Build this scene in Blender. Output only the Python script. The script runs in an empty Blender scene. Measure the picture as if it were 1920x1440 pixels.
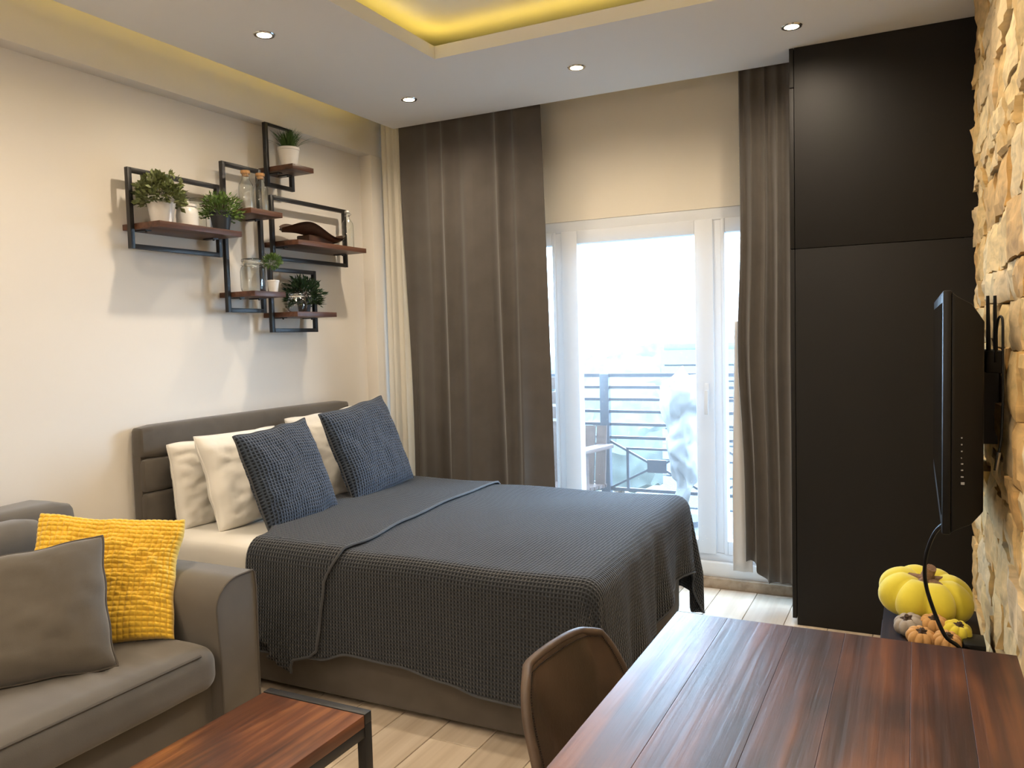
import bpy, bmesh, math, random
from mathutils import Vector, Matrix, noise

random.seed(7)
S = bpy.context.scene
COL = S.collection
PI = math.pi

# ------------------------------------------------------------------ camera
cam_d = bpy.data.cameras.new('camera')
cam_d.sensor_width = 36.0
cam_d.lens = 1512.72 / 1920 * 36.0
cam_d.clip_start = 0.02
cam_d.clip_end = 500
cam = bpy.data.objects.new('camera', cam_d)
COL.objects.link(cam)
CAM = Vector((0.0, 0.0, 1.4))


def cam_rot(yaw, pitch, roll):
    fwd = Vector((math.sin(yaw) * math.cos(pitch), math.cos(yaw) * math.cos(pitch), math.sin(pitch)))
    rt = fwd.cross(Vector((0, 0, 1))).normalized()
    up = rt.cross(fwd)
    c, s = math.cos(roll), math.sin(roll)
    r2 = rt * c + up * s
    u2 = rt * -s + up * c
    return Matrix((r2, u2, -fwd)).transposed()


cam.matrix_world = Matrix.Translation(CAM) @ cam_rot(-0.464946, -0.058227, -0.026958).to_4x4()
S.camera = cam

# ------------------------------------------------------------------ light and exposure
S.view_settings.view_transform = 'Standard'
S.view_settings.look = 'None'
S.view_settings.gamma = 1.0
S.view_settings.use_curve_mapping = False
S.view_settings.exposure = 0.74
LAMP_W = 28.0          # each recessed downlight
LAMP_COL = (1.0, 0.84, 0.64)
LED_STRENGTH = 4.2     # cove strips
LED_COL = (1.0, 0.69, 0.10)
SKY = 18.5              # overcast daylight
SKY_COL = (0.49, 0.72, 1.0)
S.cycles.max_bounces = 7
S.cycles.diffuse_bounces = 3
S.cycles.use_adaptive_sampling = True
S.cycles.adaptive_threshold = 0.06
S.cycles.glossy_bounces = 2
S.cycles.transmission_bounces = 4
S.cycles.transparent_max_bounces = 14
S.cycles.sample_clamp_indirect = 6.0
S.cycles.caustics_reflective = False
S.cycles.caustics_refractive = False
S.cycles.use_denoising = True

world = bpy.data.worlds.new('overcast_sky')
S.world = world
world.use_nodes = True
wn = world.node_tree.nodes
wn['Background'].inputs[0].default_value = (*SKY_COL, 1)
wn['Background'].inputs[1].default_value = SKY

portal_d = bpy.data.lights.new('window_portal', 'AREA')
portal_d.shape = 'RECTANGLE'
portal_d.size, portal_d.size_y = 2.2, 1.95
portal_d.cycles.is_portal = True
portal = bpy.data.objects.new('window_portal', portal_d)
portal.location = (-1.55, 4.56, 1.09)
portal.rotation_euler = (-PI / 2, 0, 0)
COL.objects.link(portal)


# ------------------------------------------------------------------ materials
def new_mat(name):
    m = bpy.data.materials.new(name)
    m.use_nodes = True
    nt = m.node_tree
    return m, nt, nt.nodes['Principled BSDF']


def N(nt, kind, **kw):
    n = nt.nodes.new(kind)
    for k, v in kw.items():
        if k in n.inputs:
            n.inputs[k].default_value = v
        else:
            setattr(n, k, v)
    return n


def coords(nt, scale=(1, 1, 1), kind='Object', rot=(0, 0, 0)):
    tc = N(nt, 'ShaderNodeTexCoord')
    mp = N(nt, 'ShaderNodeMapping')
    mp.inputs['Scale'].default_value = scale
    mp.inputs['Rotation'].default_value = rot
    nt.links.new(tc.outputs[kind], mp.inputs['Vector'])
    return mp.outputs['Vector']


def ramp(nt, fac, stops):
    r = N(nt, 'ShaderNodeValToRGB')
    e = r.color_ramp.elements
    while len(e) < len(stops):
        e.new(0.5)
    for i, (p, c) in enumerate(stops):
        e[i].position = p
        e[i].color = (*c, 1)
    nt.links.new(fac, r.inputs['Fac'])
    return r.outputs['Color']


def bump(nt, bsdf, height, strength, dist):
    b = N(nt, 'ShaderNodeBump', Strength=strength, Distance=dist)
    nt.links.new(height, b.inputs['Height'])
    nt.links.new(b.outputs['Normal'], bsdf.inputs['Normal'])


def plain(name, col, rough=0.6, metal=0.0, var=0.0, vscale=8.0, bmp=0.0, bscale=60.0, sheen=0.0, spec=0.5, coat=0.0):
    """plain colour with optional soft noise variation and fine relief"""
    m, nt, b = new_mat(name)
    b.inputs['Base Color'].default_value = (*col, 1)
    b.inputs['Roughness'].default_value = rough
    b.inputs['Metallic'].default_value = metal
    b.inputs['Specular IOR Level'].default_value = spec
    b.inputs['Coat Weight'].default_value = coat
    if sheen:
        b.inputs['Sheen Weight'].default_value = sheen
        b.inputs['Sheen Roughness'].default_value = 0.5
    if var:
        n = N(nt, 'ShaderNodeTexNoise', Scale=vscale, Detail=5.0)
        nt.links.new(coords(nt), n.inputs['Vector'])
        lo = tuple(c * (1 - var) for c in col)
        hi = tuple(min(1, c * (1 + var)) for c in col)
        nt.links.new(ramp(nt, n.outputs['Fac'], [(0.3, lo), (0.7, hi)]), b.inputs['Base Color'])
    if bmp:
        n2 = N(nt, 'ShaderNodeTexNoise', Scale=bscale, Detail=3.0)
        nt.links.new(coords(nt), n2.inputs['Vector'])
        bump(nt, b, n2.outputs['Fac'], bmp, 0.004)
    return m


def wood(name, dark, mid, light, scale, rough, bmp=0.25, knots=1.0, coat=0.0, blotch=None, patch=2.2, shift=61.0):
    """grain drawn out along local Y, shifted from piece to piece"""
    m, nt, b = new_mat(name)
    oi = N(nt, 'ShaderNodeObjectInfo')
    sh_ = N(nt, 'ShaderNodeMath', operation='MULTIPLY')
    nt.links.new(oi.outputs['Random'], sh_.inputs[0])
    sh_.inputs[1].default_value = shift

    def coords(nt_, sc):
        base = globals()['coords'](nt_, sc)
        ad = N(nt_, 'ShaderNodeVectorMath', operation='ADD')
        nt_.links.new(base, ad.inputs[0])
        nt_.links.new(sh_.outputs[0], ad.inputs[1])
        return ad.outputs[0]

    v = coords(nt, (scale, scale * 0.07, scale))
    n1 = N(nt, 'ShaderNodeTexNoise', Scale=1.0, Detail=8.0, Distortion=knots)
    nt.links.new(v, n1.inputs['Vector'])
    v2 = coords(nt, (scale * 5, scale * 0.16, scale * 5))
    n2 = N(nt, 'ShaderNodeTexNoise', Scale=1.0, Detail=6.0, Distortion=0.3)
    nt.links.new(v2, n2.inputs['Vector'])
    mx = N(nt, 'ShaderNodeMath', operation='MULTIPLY_ADD')
    nt.links.new(n2.outputs['Fac'], mx.inputs[0])
    mx.inputs[1].default_value = 0.45
    add = N(nt, 'ShaderNodeMath', operation='MULTIPLY')
    nt.links.new(n1.outputs['Fac'], add.inputs[0])
    add.inputs[1].default_value = 0.62
    nt.links.new(add.outputs[0], mx.inputs[2])
    colr = ramp(nt, mx.outputs[0], [(0.36, dark), (0.52, mid), (0.68, light)])
    if blotch:
        n3 = N(nt, 'ShaderNodeTexNoise', Scale=patch, Detail=3.0)
        nt.links.new(coords(nt, (1.6, 0.8, 1)), n3.inputs['Vector'])
        f = ramp(nt, n3.outputs['Fac'], [(0.44, (0, 0, 0)), (0.62, (1, 1, 1))])
        mixn = N(nt, 'ShaderNodeMix', data_type='RGBA', blend_type='MULTIPLY')
        mixn.inputs['B'].default_value = (*blotch, 1)
        nt.links.new(f, mixn.inputs['Factor'])
        nt.links.new(colr, mixn.inputs['A'])
        colr = mixn.outputs['Result']
    nt.links.new(colr, b.inputs['Base Color'])
    b.inputs['Roughness'].default_value = rough
    b.inputs['Coat Weight'].default_value = coat
    b.inputs['Coat Roughness'].default_value = 0.25
    bump(nt, b, n2.outputs['Fac'], bmp, 0.004)
    return m


def waffle(name, col, pitch, depth, rough=0.9, contrast=0.45, sheen=0.2):
    """woven waffle relief following the cloth's own UV (UV is in metres)"""
    m, nt, b = new_mat(name)
    tc = N(nt, 'ShaderNodeTexCoord')
    sp = N(nt, 'ShaderNodeSeparateXYZ')
    nt.links.new(tc.outputs['UV'], sp.inputs[0])
    outs = []
    for ax in ('X', 'Y'):
        mu = N(nt, 'ShaderNodeMath', operation='MULTIPLY')
        nt.links.new(sp.outputs[ax], mu.inputs[0])
        mu.inputs[1].default_value = PI / pitch
        si = N(nt, 'ShaderNodeMath', operation='SINE')
        nt.links.new(mu.outputs[0], si.inputs[0])
        ab = N(nt, 'ShaderNodeMath', operation='ABSOLUTE')
        nt.links.new(si.outputs[0], ab.inputs[0])
        outs.append(ab.outputs[0])
    mi = N(nt, 'ShaderNodeMath', operation='MULTIPLY')
    nt.links.new(outs[0], mi.inputs[0])
    nt.links.new(outs[1], mi.inputs[1])
    inv = N(nt, 'ShaderNodeMath', operation='SUBTRACT')
    inv.inputs[0].default_value = 1.0
    nt.links.new(mi.outputs[0], inv.inputs[1])
    # sunk squares of the waffle weave are coloured darker
    nt.links.new(ramp(nt, inv.outputs[0], [(0.15, tuple(c * contrast for c in col)), (0.6, col)]), b.inputs['Base Color'])
    b.inputs['Roughness'].default_value = rough
    b.inputs['Sheen Weight'].default_value = sheen
    b.inputs['Specular IOR Level'].default_value = 0.2
    bump(nt, b, inv.outputs[0], 0.9, depth)
    return m


def glow(name, col, strength):
    m, nt, b = new_mat(name)
    b.inputs['Base Color'].default_value = (*col, 1)
    b.inputs['Emission Color'].default_value = (*col, 1)
    b.inputs['Emission Strength'].default_value = strength
    if name == 'lamp_lens':
        m.cycles.emission_sampling = 'NONE'
    return m


def thin_glass(name, tint=(0.97, 0.99, 0.98), edge=(0.20, 0.23, 0.22), gloss=0.9):
    m, nt, b = new_mat(name)
    nt.nodes.remove(b)
    out = nt.nodes['Material Output']
    lw = N(nt, 'ShaderNodeLayerWeight', Blend=0.5)
    c = ramp(nt, lw.outputs['Facing'], [(0.0, tint), (0.50, tint), (0.78, tuple((p + q_) / 2 for p, q_ in zip(tint, edge))), (1.0, edge)])
    tr = N(nt, 'ShaderNodeBsdfTransparent')
    nt.links.new(c, tr.inputs[0])
    gl = N(nt, 'ShaderNodeBsdfGlossy', Roughness=0.03)
    gl.inputs[0].default_value = (gloss, gloss, gloss, 1)
    pw = N(nt, 'ShaderNodeMath', operation='POWER')
    nt.links.new(lw.outputs['Facing'], pw.inputs[0])
    pw.inputs[1].default_value = 3.0
    ma = N(nt, 'ShaderNodeMath', operation='MULTIPLY_ADD')
    nt.links.new(pw.outputs[0], ma.inputs[0])
    ma.inputs[1].default_value = 0.7
    ma.inputs[2].default_value = 0.10
    ge = N(nt, 'ShaderNodeNewGeometry')
    fr_ = N(nt, 'ShaderNodeMath', operation='SUBTRACT')
    fr_.inputs[0].default_value = 1.0
    nt.links.new(ge.outputs['Backfacing'], fr_.inputs[1])
    mb_ = N(nt, 'ShaderNodeMath', operation='MULTIPLY')
    nt.links.new(ma.outputs[0], mb_.inputs[0])
    nt.links.new(fr_.outputs[0], mb_.inputs[1])
    mx = N(nt, 'ShaderNodeMixShader')
    nt.links.new(mb_.outputs[0], mx.inputs[0])
    nt.links.new(tr.outputs[0], mx.inputs[1])
    nt.links.new(gl.outputs[0], mx.inputs[2])
    nt.links.new(mx.outputs[0], out.inputs['Surface'])
    return m


def sheer_mat(name, col, opacity):
    m, nt, b = new_mat(name)
    nt.nodes.remove(b)
    out = nt.nodes['Material Output']
    df = N(nt, 'ShaderNodeBsdfDiffuse')
    df.inputs[0].default_value = (*col, 1)
    tl = N(nt, 'ShaderNodeBsdfTranslucent')
    tl.inputs[0].default_value = (*col, 1)
    m1 = N(nt, 'ShaderNodeMixShader')
    m1.inputs[0].default_value = 0.10
    nt.links.new(df.outputs[0], m1.inputs[1])
    nt.links.new(tl.outputs[0], m1.inputs[2])
    tr = N(nt, 'ShaderNodeBsdfTransparent')
    m2 = N(nt, 'ShaderNodeMixShader')
    m2.inputs[0].default_value = opacity
    nt.links.new(tr.outputs[0], m2.inputs[1])
    nt.links.new(m1.outputs[0], m2.inputs[2])
    nt.links.new(m2.outputs[0], out.inputs['Surface'])
    return m


M = {}
M['wall'] = plain('wall_paint', (0.80, 0.755, 0.69), 0.75, var=0.015, vscale=2.0, bmp=0.03, bscale=250)
M['ceiling'] = plain('ceiling_paint', (0.80, 0.80, 0.80), 0.8)
M['white_paint'] = plain('white_paint', (0.82, 0.82, 0.81), 0.5)
M['lintel'] = plain('lintel_paint', (0.80, 0.72, 0.58), 0.8)
M['pvc'] = plain('white_pvc', (0.72, 0.75, 0.79), 0.35)
M['grout'] = plain('grout', (0.50, 0.44, 0.36), 0.9)
M['mortar'] = plain('mortar', (0.40, 0.30, 0.18), 0.95, var=0.3, vscale=30)
M['metal_black'] = plain('black_steel', (0.009, 0.0085, 0.0095), 0.42, metal=0.0, spec=0.6)
M['black_wood'] = plain('black_laminate', (0.0125, 0.0115, 0.011), 0.72, spec=0.3, bmp=0.05, bscale=300)
M['black_plastic'] = plain('black_plastic', (0.0045, 0.0045, 0.005), 0.45, spec=0.3)
M['screen'] = plain('dark_screen', (0.004, 0.004, 0.005), 0.08)
M['mark'] = plain('grey_print', (0.35, 0.35, 0.36), 0.5)
M['chrome'] = plain('chrome', (0.75, 0.75, 0.76), 0.18, metal=1.0)
M['sofa'] = plain('sofa_velvet', (0.112, 0.097, 0.079), 0.85, var=0.14, vscale=5.0, bmp=0.12, bscale=500, sheen=0.35, spec=0.2)
M['sofa_piping'] = plain('sofa_piping', (0.085, 0.073, 0.060), 0.85)
M['bedfab'] = plain('bed_fabric', (0.098, 0.084, 0.070), 0.9, var=0.08, vscale=14, bmp=0.15, bscale=700, sheen=0.3, spec=0.2)
M['curtain'] = plain('curtain_velvet', (0.100, 0.087, 0.076), 0.8, var=0.10, vscale=7, bmp=0.05, bscale=300, sheen=0.35, spec=0.2)
M['lining'] = plain('curtain_lining', (0.62, 0.60, 0.58), 0.85)
M['linen'] = plain('white_linen', (0.80, 0.765, 0.70), 0.9, var=0.02, vscale=6, bmp=0.10, bscale=35, sheen=0.2, spec=0.2)
M['blanket'] = waffle('charcoal_waffle', (0.031, 0.035, 0.043), 0.0138, 0.006, contrast=0.28)
M['blanket_hem'] = plain('charcoal_hem', (0.052, 0.055, 0.062), 0.9, sheen=0.2)
M['navy'] = waffle('slate_waffle', (0.048, 0.062, 0.088), 0.0150, 0.006, contrast=0.22)
M['yellow'] = plain('mustard_plush', (0.80, 0.50, 0.045), 0.85, var=0.06, vscale=12, bmp=0.15, bscale=300, sheen=0.4, spec=0.2)
M['leather'] = plain('brown_leather', (0.072, 0.044, 0.028), 0.42, var=0.35, vscale=7, bmp=0.12, bscale=160, spec=0.5)
M['leather_edge'] = plain('worn_leather', (0.085, 0.055, 0.037), 0.5, var=0.25, vscale=20)
M['stitch'] = plain('dark_thread', (0.025, 0.015, 0.01), 0.8)
M['table_wood'] = wood('dark_table_wood', (0.022, 0.009, 0.006), (0.075, 0.024, 0.012), (0.18, 0.062, 0.020), 8.0, 0.40, bmp=0.55, knots=2.2, coat=0.3, blotch=(0.36, 0.32, 0.34), patch=3.4, shift=1.2)
M['coffee_wood'] = wood('red_brown_wood', (0.045, 0.014, 0.006), (0.135, 0.042, 0.014), (0.27, 0.10, 0.032), 11.0, 0.36, bmp=0.16, knots=2.2, blotch=(0.5, 0.45, 0.42), patch=5.0)
M['shelf_wood'] = wood('walnut_shelf', (0.035, 0.013, 0.007), (0.085, 0.033, 0.017), (0.14, 0.062, 0.034), 12.0, 0.42, bmp=0.2, knots=0.8)
M['bench_wood'] = wood('dark_bench_wood', (0.012, 0.006, 0.004), (0.025, 0.012, 0.008), (0.04, 0.02, 0.012), 9.0, 0.65)
M['base_wood'] = wood('oak_baseboard', (0.30, 0.22, 0.15), (0.40, 0.31, 0.22), (0.48, 0.38, 0.28), 9.0, 0.55, bmp=0.1)
M['bench_wood'].node_tree.nodes['Principled BSDF'].inputs['Specular IOR Level'].default_value = 0.15
M['tray_wood'] = plain('carved_dark_wood', (0.055, 0.024, 0.012), 0.4, var=0.4, vscale=25)
M['floor'] = [wood('floor_plank_tone_%d' % i, tuple(c * k for c in (0.48, 0.385, 0.285)), tuple(c * k for c in (0.58, 0.48, 0.37)), tuple(c * k for c in (0.66, 0.56, 0.45)), 8.0, 0.38, bmp=0.06, knots=1.5) for i, k in enumerate((1.0, 0.92, 1.08))]
M['pot_white'] = plain('white_ceramic', (0.82, 0.80, 0.77), 0.25)
M['pot_dark'] = plain('charcoal_pot', (0.028, 0.032, 0.038), 0.45)
M['soil'] = plain('dark_soil', (0.02, 0.015, 0.01), 0.95)
M['leaf_a'] = plain('olive_leaf', (0.16, 0.19, 0.07), 0.45, var=0.45, vscale=60)
M['leaf_b'] = plain('fresh_green_leaf', (0.11, 0.19, 0.04), 0.5, var=0.4, vscale=60)
M['leaf_c'] = plain('grass_green_leaf', (0.06, 0.125, 0.028), 0.45, var=0.35, vscale=60)
M['leaf_d'] = plain('deep_green_leaf', (0.024, 0.058, 0.022), 0.5, var=0.4, vscale=60)
M['twig'] = plain('brown_twig', (0.08, 0.05, 0.03), 0.8)
M['cork'] = plain('cork', (0.50, 0.27, 0.11), 0.85, var=0.25, vscale=90)
M['glass'] = thin_glass('jar_glass')
M['pane'] = thin_glass('window_glass', (0.98, 0.99, 0.99), (0.9, 0.93, 0.93), 0.25)
M['sheer'] = sheer_mat('sheer_voile', (0.86, 0.86, 0.85), 0.13)
M['voile'] = sheer_mat('gathered_voile', (0.84, 0.78, 0.66), 0.82)
M['pump_y'] = plain('yellow_fabric', (0.72, 0.60, 0.045), 0.85, var=0.05, vscale=20, bmp=0.1, bscale=400, sheen=0.3)
M['pump_o'] = plain('apricot_felt', (0.55, 0.30, 0.11), 0.9, var=0.1, vscale=60, bmp=0.2, bscale=500)
M['pump_g'] = plain('grey_felt', (0.36, 0.31, 0.26), 0.9, var=0.1, vscale=60, bmp=0.2, bscale=500)
M['stem'] = plain('knitted_brown', (0.22, 0.13, 0.085), 0.9, var=0.3, vscale=120, bmp=0.5, bscale=300)
M['stem_dark'] = plain('dark_felt', (0.06, 0.035, 0.022), 0.9)
M['lamp'] = glow('lamp_lens', (1.0, 0.80, 0.50), 24.0)
M['globe'] = glow('fill_globe', (1.0, 0.84, 0.66), 27.0)  # glow of the added, unseen fill globes
M['led'] = glow('led_strip_light', LED_COL, LED_STRENGTH)
M['rail'] = plain('railing_paint', (0.035, 0.042, 0.055), 0.5)
M['deck'] = plain('balcony_tiles', (0.08, 0.085, 0.09), 0.6, var=0.1, vscale=4)
M['deckwood'] = wood('balcony_timber', (0.035, 0.018, 0.013), (0.055, 0.03, 0.022), (0.075, 0.045, 0.034), 10.0, 0.5)
M['tarp'] = plain('white_cover', (0.19, 0.19, 0.19), 0.6)
M['facade'] = plain('slate_cladding', (0.05, 0.06, 0.075), 0.7)
M['render'] = plain('pale_render', (0.11, 0.105, 0.10), 0.8)
M['rooftile'] = plain('roof_tile', (0.14, 0.12, 0.11), 0.8)
M['field'] = plain('winter_ground', (0.13, 0.135, 0.12), 0.95, var=0.3, vscale=0.1)
M['tree'] = plain('distant_foliage', (0.06, 0.07, 0.062), 0.9, var=0.3, vscale=1.5)
STONE = []
for i, c in enumerate([(0.66, 0.46, 0.20), (0.74, 0.55, 0.27), (0.60, 0.39, 0.16), (0.76, 0.60, 0.34), (0.66, 0.50, 0.28)]):
    m, nt, b = new_mat('sandstone_tone_%d' % i)
    v = coords(nt, (9, 9, 22))
    n = N(nt, 'ShaderNodeTexNoise', Scale=1.0, Detail=7.0, Distortion=0.8)
    nt.links.new(v, n.inputs['Vector'])
    nt.links.new(ramp(nt, n.outputs['Fac'], [(0.3, tuple(k * 0.68 for k in c)), (0.5, c), (0.72, tuple(min(1, k * 1.28) for k in c))]), b.inputs['Base Color'])
    b.inputs['Roughness'].default_value = 0.85
    n2 = N(nt, 'ShaderNodeTexNoise', Scale=38.0, Detail=6.0)
    nt.links.new(coords(nt, (1, 1, 0.5)), n2.inputs['Vector'])
    bump(nt, b, n2.outputs['Fac'], 0.5, 0.008)
    STONE.append(m)


# ------------------------------------------------------------------ mesh helpers
class MB:
    """collects shapes in world coordinates; build() links them as one mesh object"""

    def __init__(self):
        self.v, self.f, self.uv = [], [], {}

    def add(self, vs, fs):
        o = len(self.v)
        self.v += [Vector(p) for p in vs]
        self.f += [tuple(i + o for i in f) for f in fs]
        return o

    def box(self, x0, x1, y0, y1, z0, z1):
        self.add([(x0, y0, z0), (x1, y0, z0), (x1, y1, z0), (x0, y1, z0), (x0, y0, z1), (x1, y0, z1), (x1, y1, z1), (x0, y1, z1)],
                 [(0, 3, 2, 1), (4, 5, 6, 7), (0, 1, 5, 4), (1, 2, 6, 5), (2, 3, 7, 6), (3, 0, 4, 7)])
        return self

    def bar(self, a, b, w, d, up=(0, 0, 1)):
        """rectangular bar from a to b, w across and d along up"""
        a, b = Vector(a), Vector(b)
        t = (b - a).normalized()
        s = t.cross(Vector(up)).normalized()
        u = s.cross(t)
        vs = []
        for p in (a, b):
            for (i, j) in ((-1, -1), (1, -1), (1, 1), (-1, 1)):
                vs.append(p + s * (i * w / 2) + u * (j * d / 2))
        self.add(vs, [(0, 1, 2, 3), (7, 6, 5, 4), (0, 4, 5, 1), (1, 5, 6, 2), (2, 6, 7, 3), (3, 7, 4, 0)])
        return self

    def tube(self, pts, r, seg=8, closed=False):
        pts = [Vector(p) for p in pts]
        n = len(pts)
        rings = []
        ref = None
        for i, p in enumerate(pts):
            if closed:
                t = (pts[(i + 1) % n] - pts[i - 1]).normalized()
            else:
                t = (pts[min(i + 1, n - 1)] - pts[max(i - 1, 0)]).normalized()
            if ref is None:
                ref = Vector((0, 0, 1)) if abs(t.z) < 0.9 else Vector((1, 0, 0))
            s = t.cross(ref).normalized()
            ref = s.cross(t).normalized()
            rr = r[i] if isinstance(r, (list, tuple)) else r
            rings.append([p + (s * math.cos(2 * PI * k / seg) + ref * math.sin(2 * PI * k / seg)) * rr for k in range(seg)])
        vs = [q for ring in rings for q in ring]
        fs = []
        m = n if closed else n - 1
        for i in range(m):
            j = (i + 1) % n
            for k in range(seg):
                l = (k + 1) % seg
                fs.append((i * seg + k, i * seg + l, j * seg + l, j * seg + k))
        if not closed:
            fs.append(tuple(range(seg - 1, -1, -1)))
            fs.append(tuple((n - 1) * seg + k for k in range(seg)))
        self.add(vs, fs)
        return self

    def lathe(self, prof, c, seg=20, lobes=0, lobe_d=0.0, cap=True):
        """profile of (radius, z) turned around a vertical axis through c"""
        vs, fs = [], []
        n = len(prof)
        for (r, z) in prof:
            for k in range(seg):
                a = 2 * PI * k / seg
                q = 1.0
                if lobes:
                    q = 1 - lobe_d * (1 - abs(math.sin(a * lobes / 2)) ** 0.6)
                vs.append((c[0] + r * q * math.cos(a), c[1] + r * q * math.sin(a), c[2] + z))
        for i in range(n - 1):
            for k in range(seg):
                l = (k + 1) % seg
                fs.append((i * seg + k, i * seg + l, (i + 1) * seg + l, (i + 1) * seg + k))
        if cap:
            if prof[0][0] > 1e-5:
                fs.append(tuple(range(seg - 1, -1, -1)))
            if prof[-1][0] > 1e-5:
                fs.append(tuple((n - 1) * seg + k for k in range(seg)))
        self.add(vs, fs)
        return self

    def grid(self, fn, nu, nv, uvfn=None):
        o = len(self.v)
        for i in range(nu + 1):
            for j in range(nv + 1):
                u, w = i / nu, j / nv
                self.v.append(Vector(fn(u, w)))
                if uvfn:
                    self.uv[len(self.v) - 1] = uvfn(u, w)
        for i in range(nu):
            for j in range(nv):
                a = o + i * (nv + 1) + j
                self.f.append((a, a + nv + 1, a + nv + 2, a + 1))
        return self

    def soft(self, x0, x1, y0, y1, z0, z1, r, n=10, bulge=0.0, wob=0.0, wf=6.0):
        """rounded box, crowned on top and softly uneven"""
        c = Vector(((x0 + x1) / 2, (y0 + y1) / 2, (z0 + z1) / 2))
        h = Vector(((x1 - x0) / 2, (y1 - y0) / 2, (z1 - z0) / 2))
        bm = bmesh.new()
        for ax in range(3):
            for sg in (-1, 1):
                g = {}
                for i in range(n + 1):
                    for j in range(n + 1):
                        # denser towards the rim, where the rounding is
                        a, b = [math.sin((t / n - 0.5) * PI) * 0.6 + (2 * t / n - 1) * 0.4 for t in (i, j)]
                        p = [0, 0, 0]
                        p[ax] = sg
                        p[(ax + 1) % 3] = a
                        p[(ax + 2) % 3] = b
                        q = Vector([p[k] * h[k] for k in range(3)])
                        inner = Vector([max(-(h[k] - r), min(h[k] - r, q[k])) for k in range(3)])
                        d = q - inner
                        q2 = inner + (d.normalized() * r if d.length > 1e-9 else d)
                        if bulge and q2.z > 0:
                            q2.z += bulge * max(0, 1 - (q2.x / h.x) ** 2) * max(0, 1 - (q2.y / h.y) ** 2)
                        w = c + q2
                        if wob:
                            nv = noise.noise_vector(w * wf)
                            w = w + nv * wob
                        g[i, j] = bm.verts.new(w)
                for i in range(n):
                    for j in range(n):
                        f = [g[i, j], g[i + 1, j], g[i + 1, j + 1], g[i, j + 1]]
                        bm.faces.new(f if sg > 0 else f[::-1])
        bmesh.ops.remove_doubles(bm, verts=bm.verts, dist=1e-5)
        bm.verts.index_update()
        self.add([v.co.copy() for v in bm.verts], [tuple(v.index for v in f.verts) for f in bm.faces])
        bm.free()
        return self

    def build(self, name, mat, parent=None, bevel=0.0, smooth=True, angle=40, segs=2, solid=0.0):
        off = Vector(parent_origin(parent)) if parent else Vector((0, 0, 0))
        me = bpy.data.meshes.new(name)
        me.from_pydata([v - off for v in self.v], [], self.f)
        if self.uv:
            lay = me.uv_layers.new(name='UVMap')
            for lp in me.loops:
                lay.data[lp.index].uv = self.uv.get(lp.vertex_index, (0, 0))
        if bevel:
            bm = bmesh.new()
            bm.from_mesh(me)
            es = [e for e in bm.edges if len(e.link_faces) == 2 and e.calc_face_angle(0) > 0.6]
            bmesh.ops.bevel(bm, geom=es, offset=bevel, segments=segs, affect='EDGES', profile=0.5, clamp_overlap=True)
            bm.to_mesh(me)
            bm.free()
        me.update()
        if smooth:
            me.shade_smooth()
            me.set_sharp_from_angle(angle=math.radians(angle))
        for m in (mat if isinstance(mat, (list, tuple)) else [mat]):
            me.materials.append(m)
        o = bpy.data.objects.new(name, me)
        COL.objects.link(o)
        if parent:
            o.parent = parent
        if solid:
            md = o.modifiers.new('thickness', 'SOLIDIFY')
            md.thickness = solid
            md.offset = 0
        return o


def parent_origin(p):
    o = Vector((0, 0, 0))
    while p:
        o += p.location
        p = p.parent
    return o


def tag(o, label, cat, group=None):
    o['label'] = label
    o['category'] = cat
    if group:
        o['group'] = group
    return o


def thing(name, label, cat, loc, group=None):
    o = bpy.data.objects.new(name, None)
    o.empty_display_size = 0.05
    o.location = loc
    COL.objects.link(o)
    return tag(o, label, cat, group)


def struct(o, label=None):
    o['kind'] = 'structure'
    if label:
        o['label'] = label
    return o


def B(*a):
    return MB().box(*a)


# ------------------------------------------------------------------ the room
XL, XR, YF, YN = -3.15, 0.25, 4.42, -2.6      # inner wall faces
ZC, ZU = 2.68, 2.825                           # lowered ceiling, upper ceiling

# floor with wood-look planks
floor = struct(B(XL, XR, YN, YF, -0.12, -0.006).build('floor', M['grout'], smooth=False), 'pale oak-look plank floor of the bedroom')
PW, PLN = 0.1935, 1.2
x = -1.527 - 9 * PW
row = 0
cache = {}
while x < XR - 0.01:
    xa, xb = max(x, XL), min(x + PW, XR)
    ystart = 2.325 - 4 * PLN - (0.0 if row % 3 == 0 else 0.4 * (row % 3)) + (0.0)
    y = ystart
    while y < YF:
        ya, yb = max(y, YN), min(y + PLN, YF)
        if xb - xa > 0.02 and yb - ya > 0.03:
            key = (round(xb - xa, 4), round(yb - ya, 4), random.randrange(3))
            if key in cache:
                o = bpy.data.objects.new('plank', cache[key])
                COL.objects.link(o)
                o.parent = floor
            else:
                g = 0.0018
                o = B(g, key[0] - g, g, key[1] - g, -0.02, 0.0).build('plank', M['floor'][key[2]], None, bevel=0.0012, segs=1)
                o.parent = floor
                cache[key] = o.data
            o.location = (xa, ya, 0)
        y += PLN
    x += PW
    row += 1

# left wall: plain wall with a thicker lower lining that stops below the ceiling
wl = struct(B(XL - 0.15, XL, YN, YF + 0.15, -0.1, 3.0).build('wall_left', M['wall'], smooth=False), 'cream painted wall behind the bed')
B(XL, -3.12, YN, 4.20, 0, 2.56).build('wall_lining', M['wall'], wl, smooth=False)
B(XL, -3.035, YN, YF, 2.555, 2.9).build('beam', M['wall'], wl, bevel=0.003)
B(XL, -3.035, 4.175, YF, 0, 2.555).build('pilaster', M['wall'], wl, bevel=0.003)
wr = struct(B(0.262, 0.45, YN, YF + 0.15, -0.1, 3.0).build('wall_right', M['mortar'], smooth=False), 'wall clad in rough split sandstone beside the television')
wnr = struct(B(XL - 0.15, 0.45, YN - 0.15, YN, -0.1, 3.0).build('wall_near', M['wall'], smooth=False), 'plain cream wall at the kitchen end')

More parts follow.
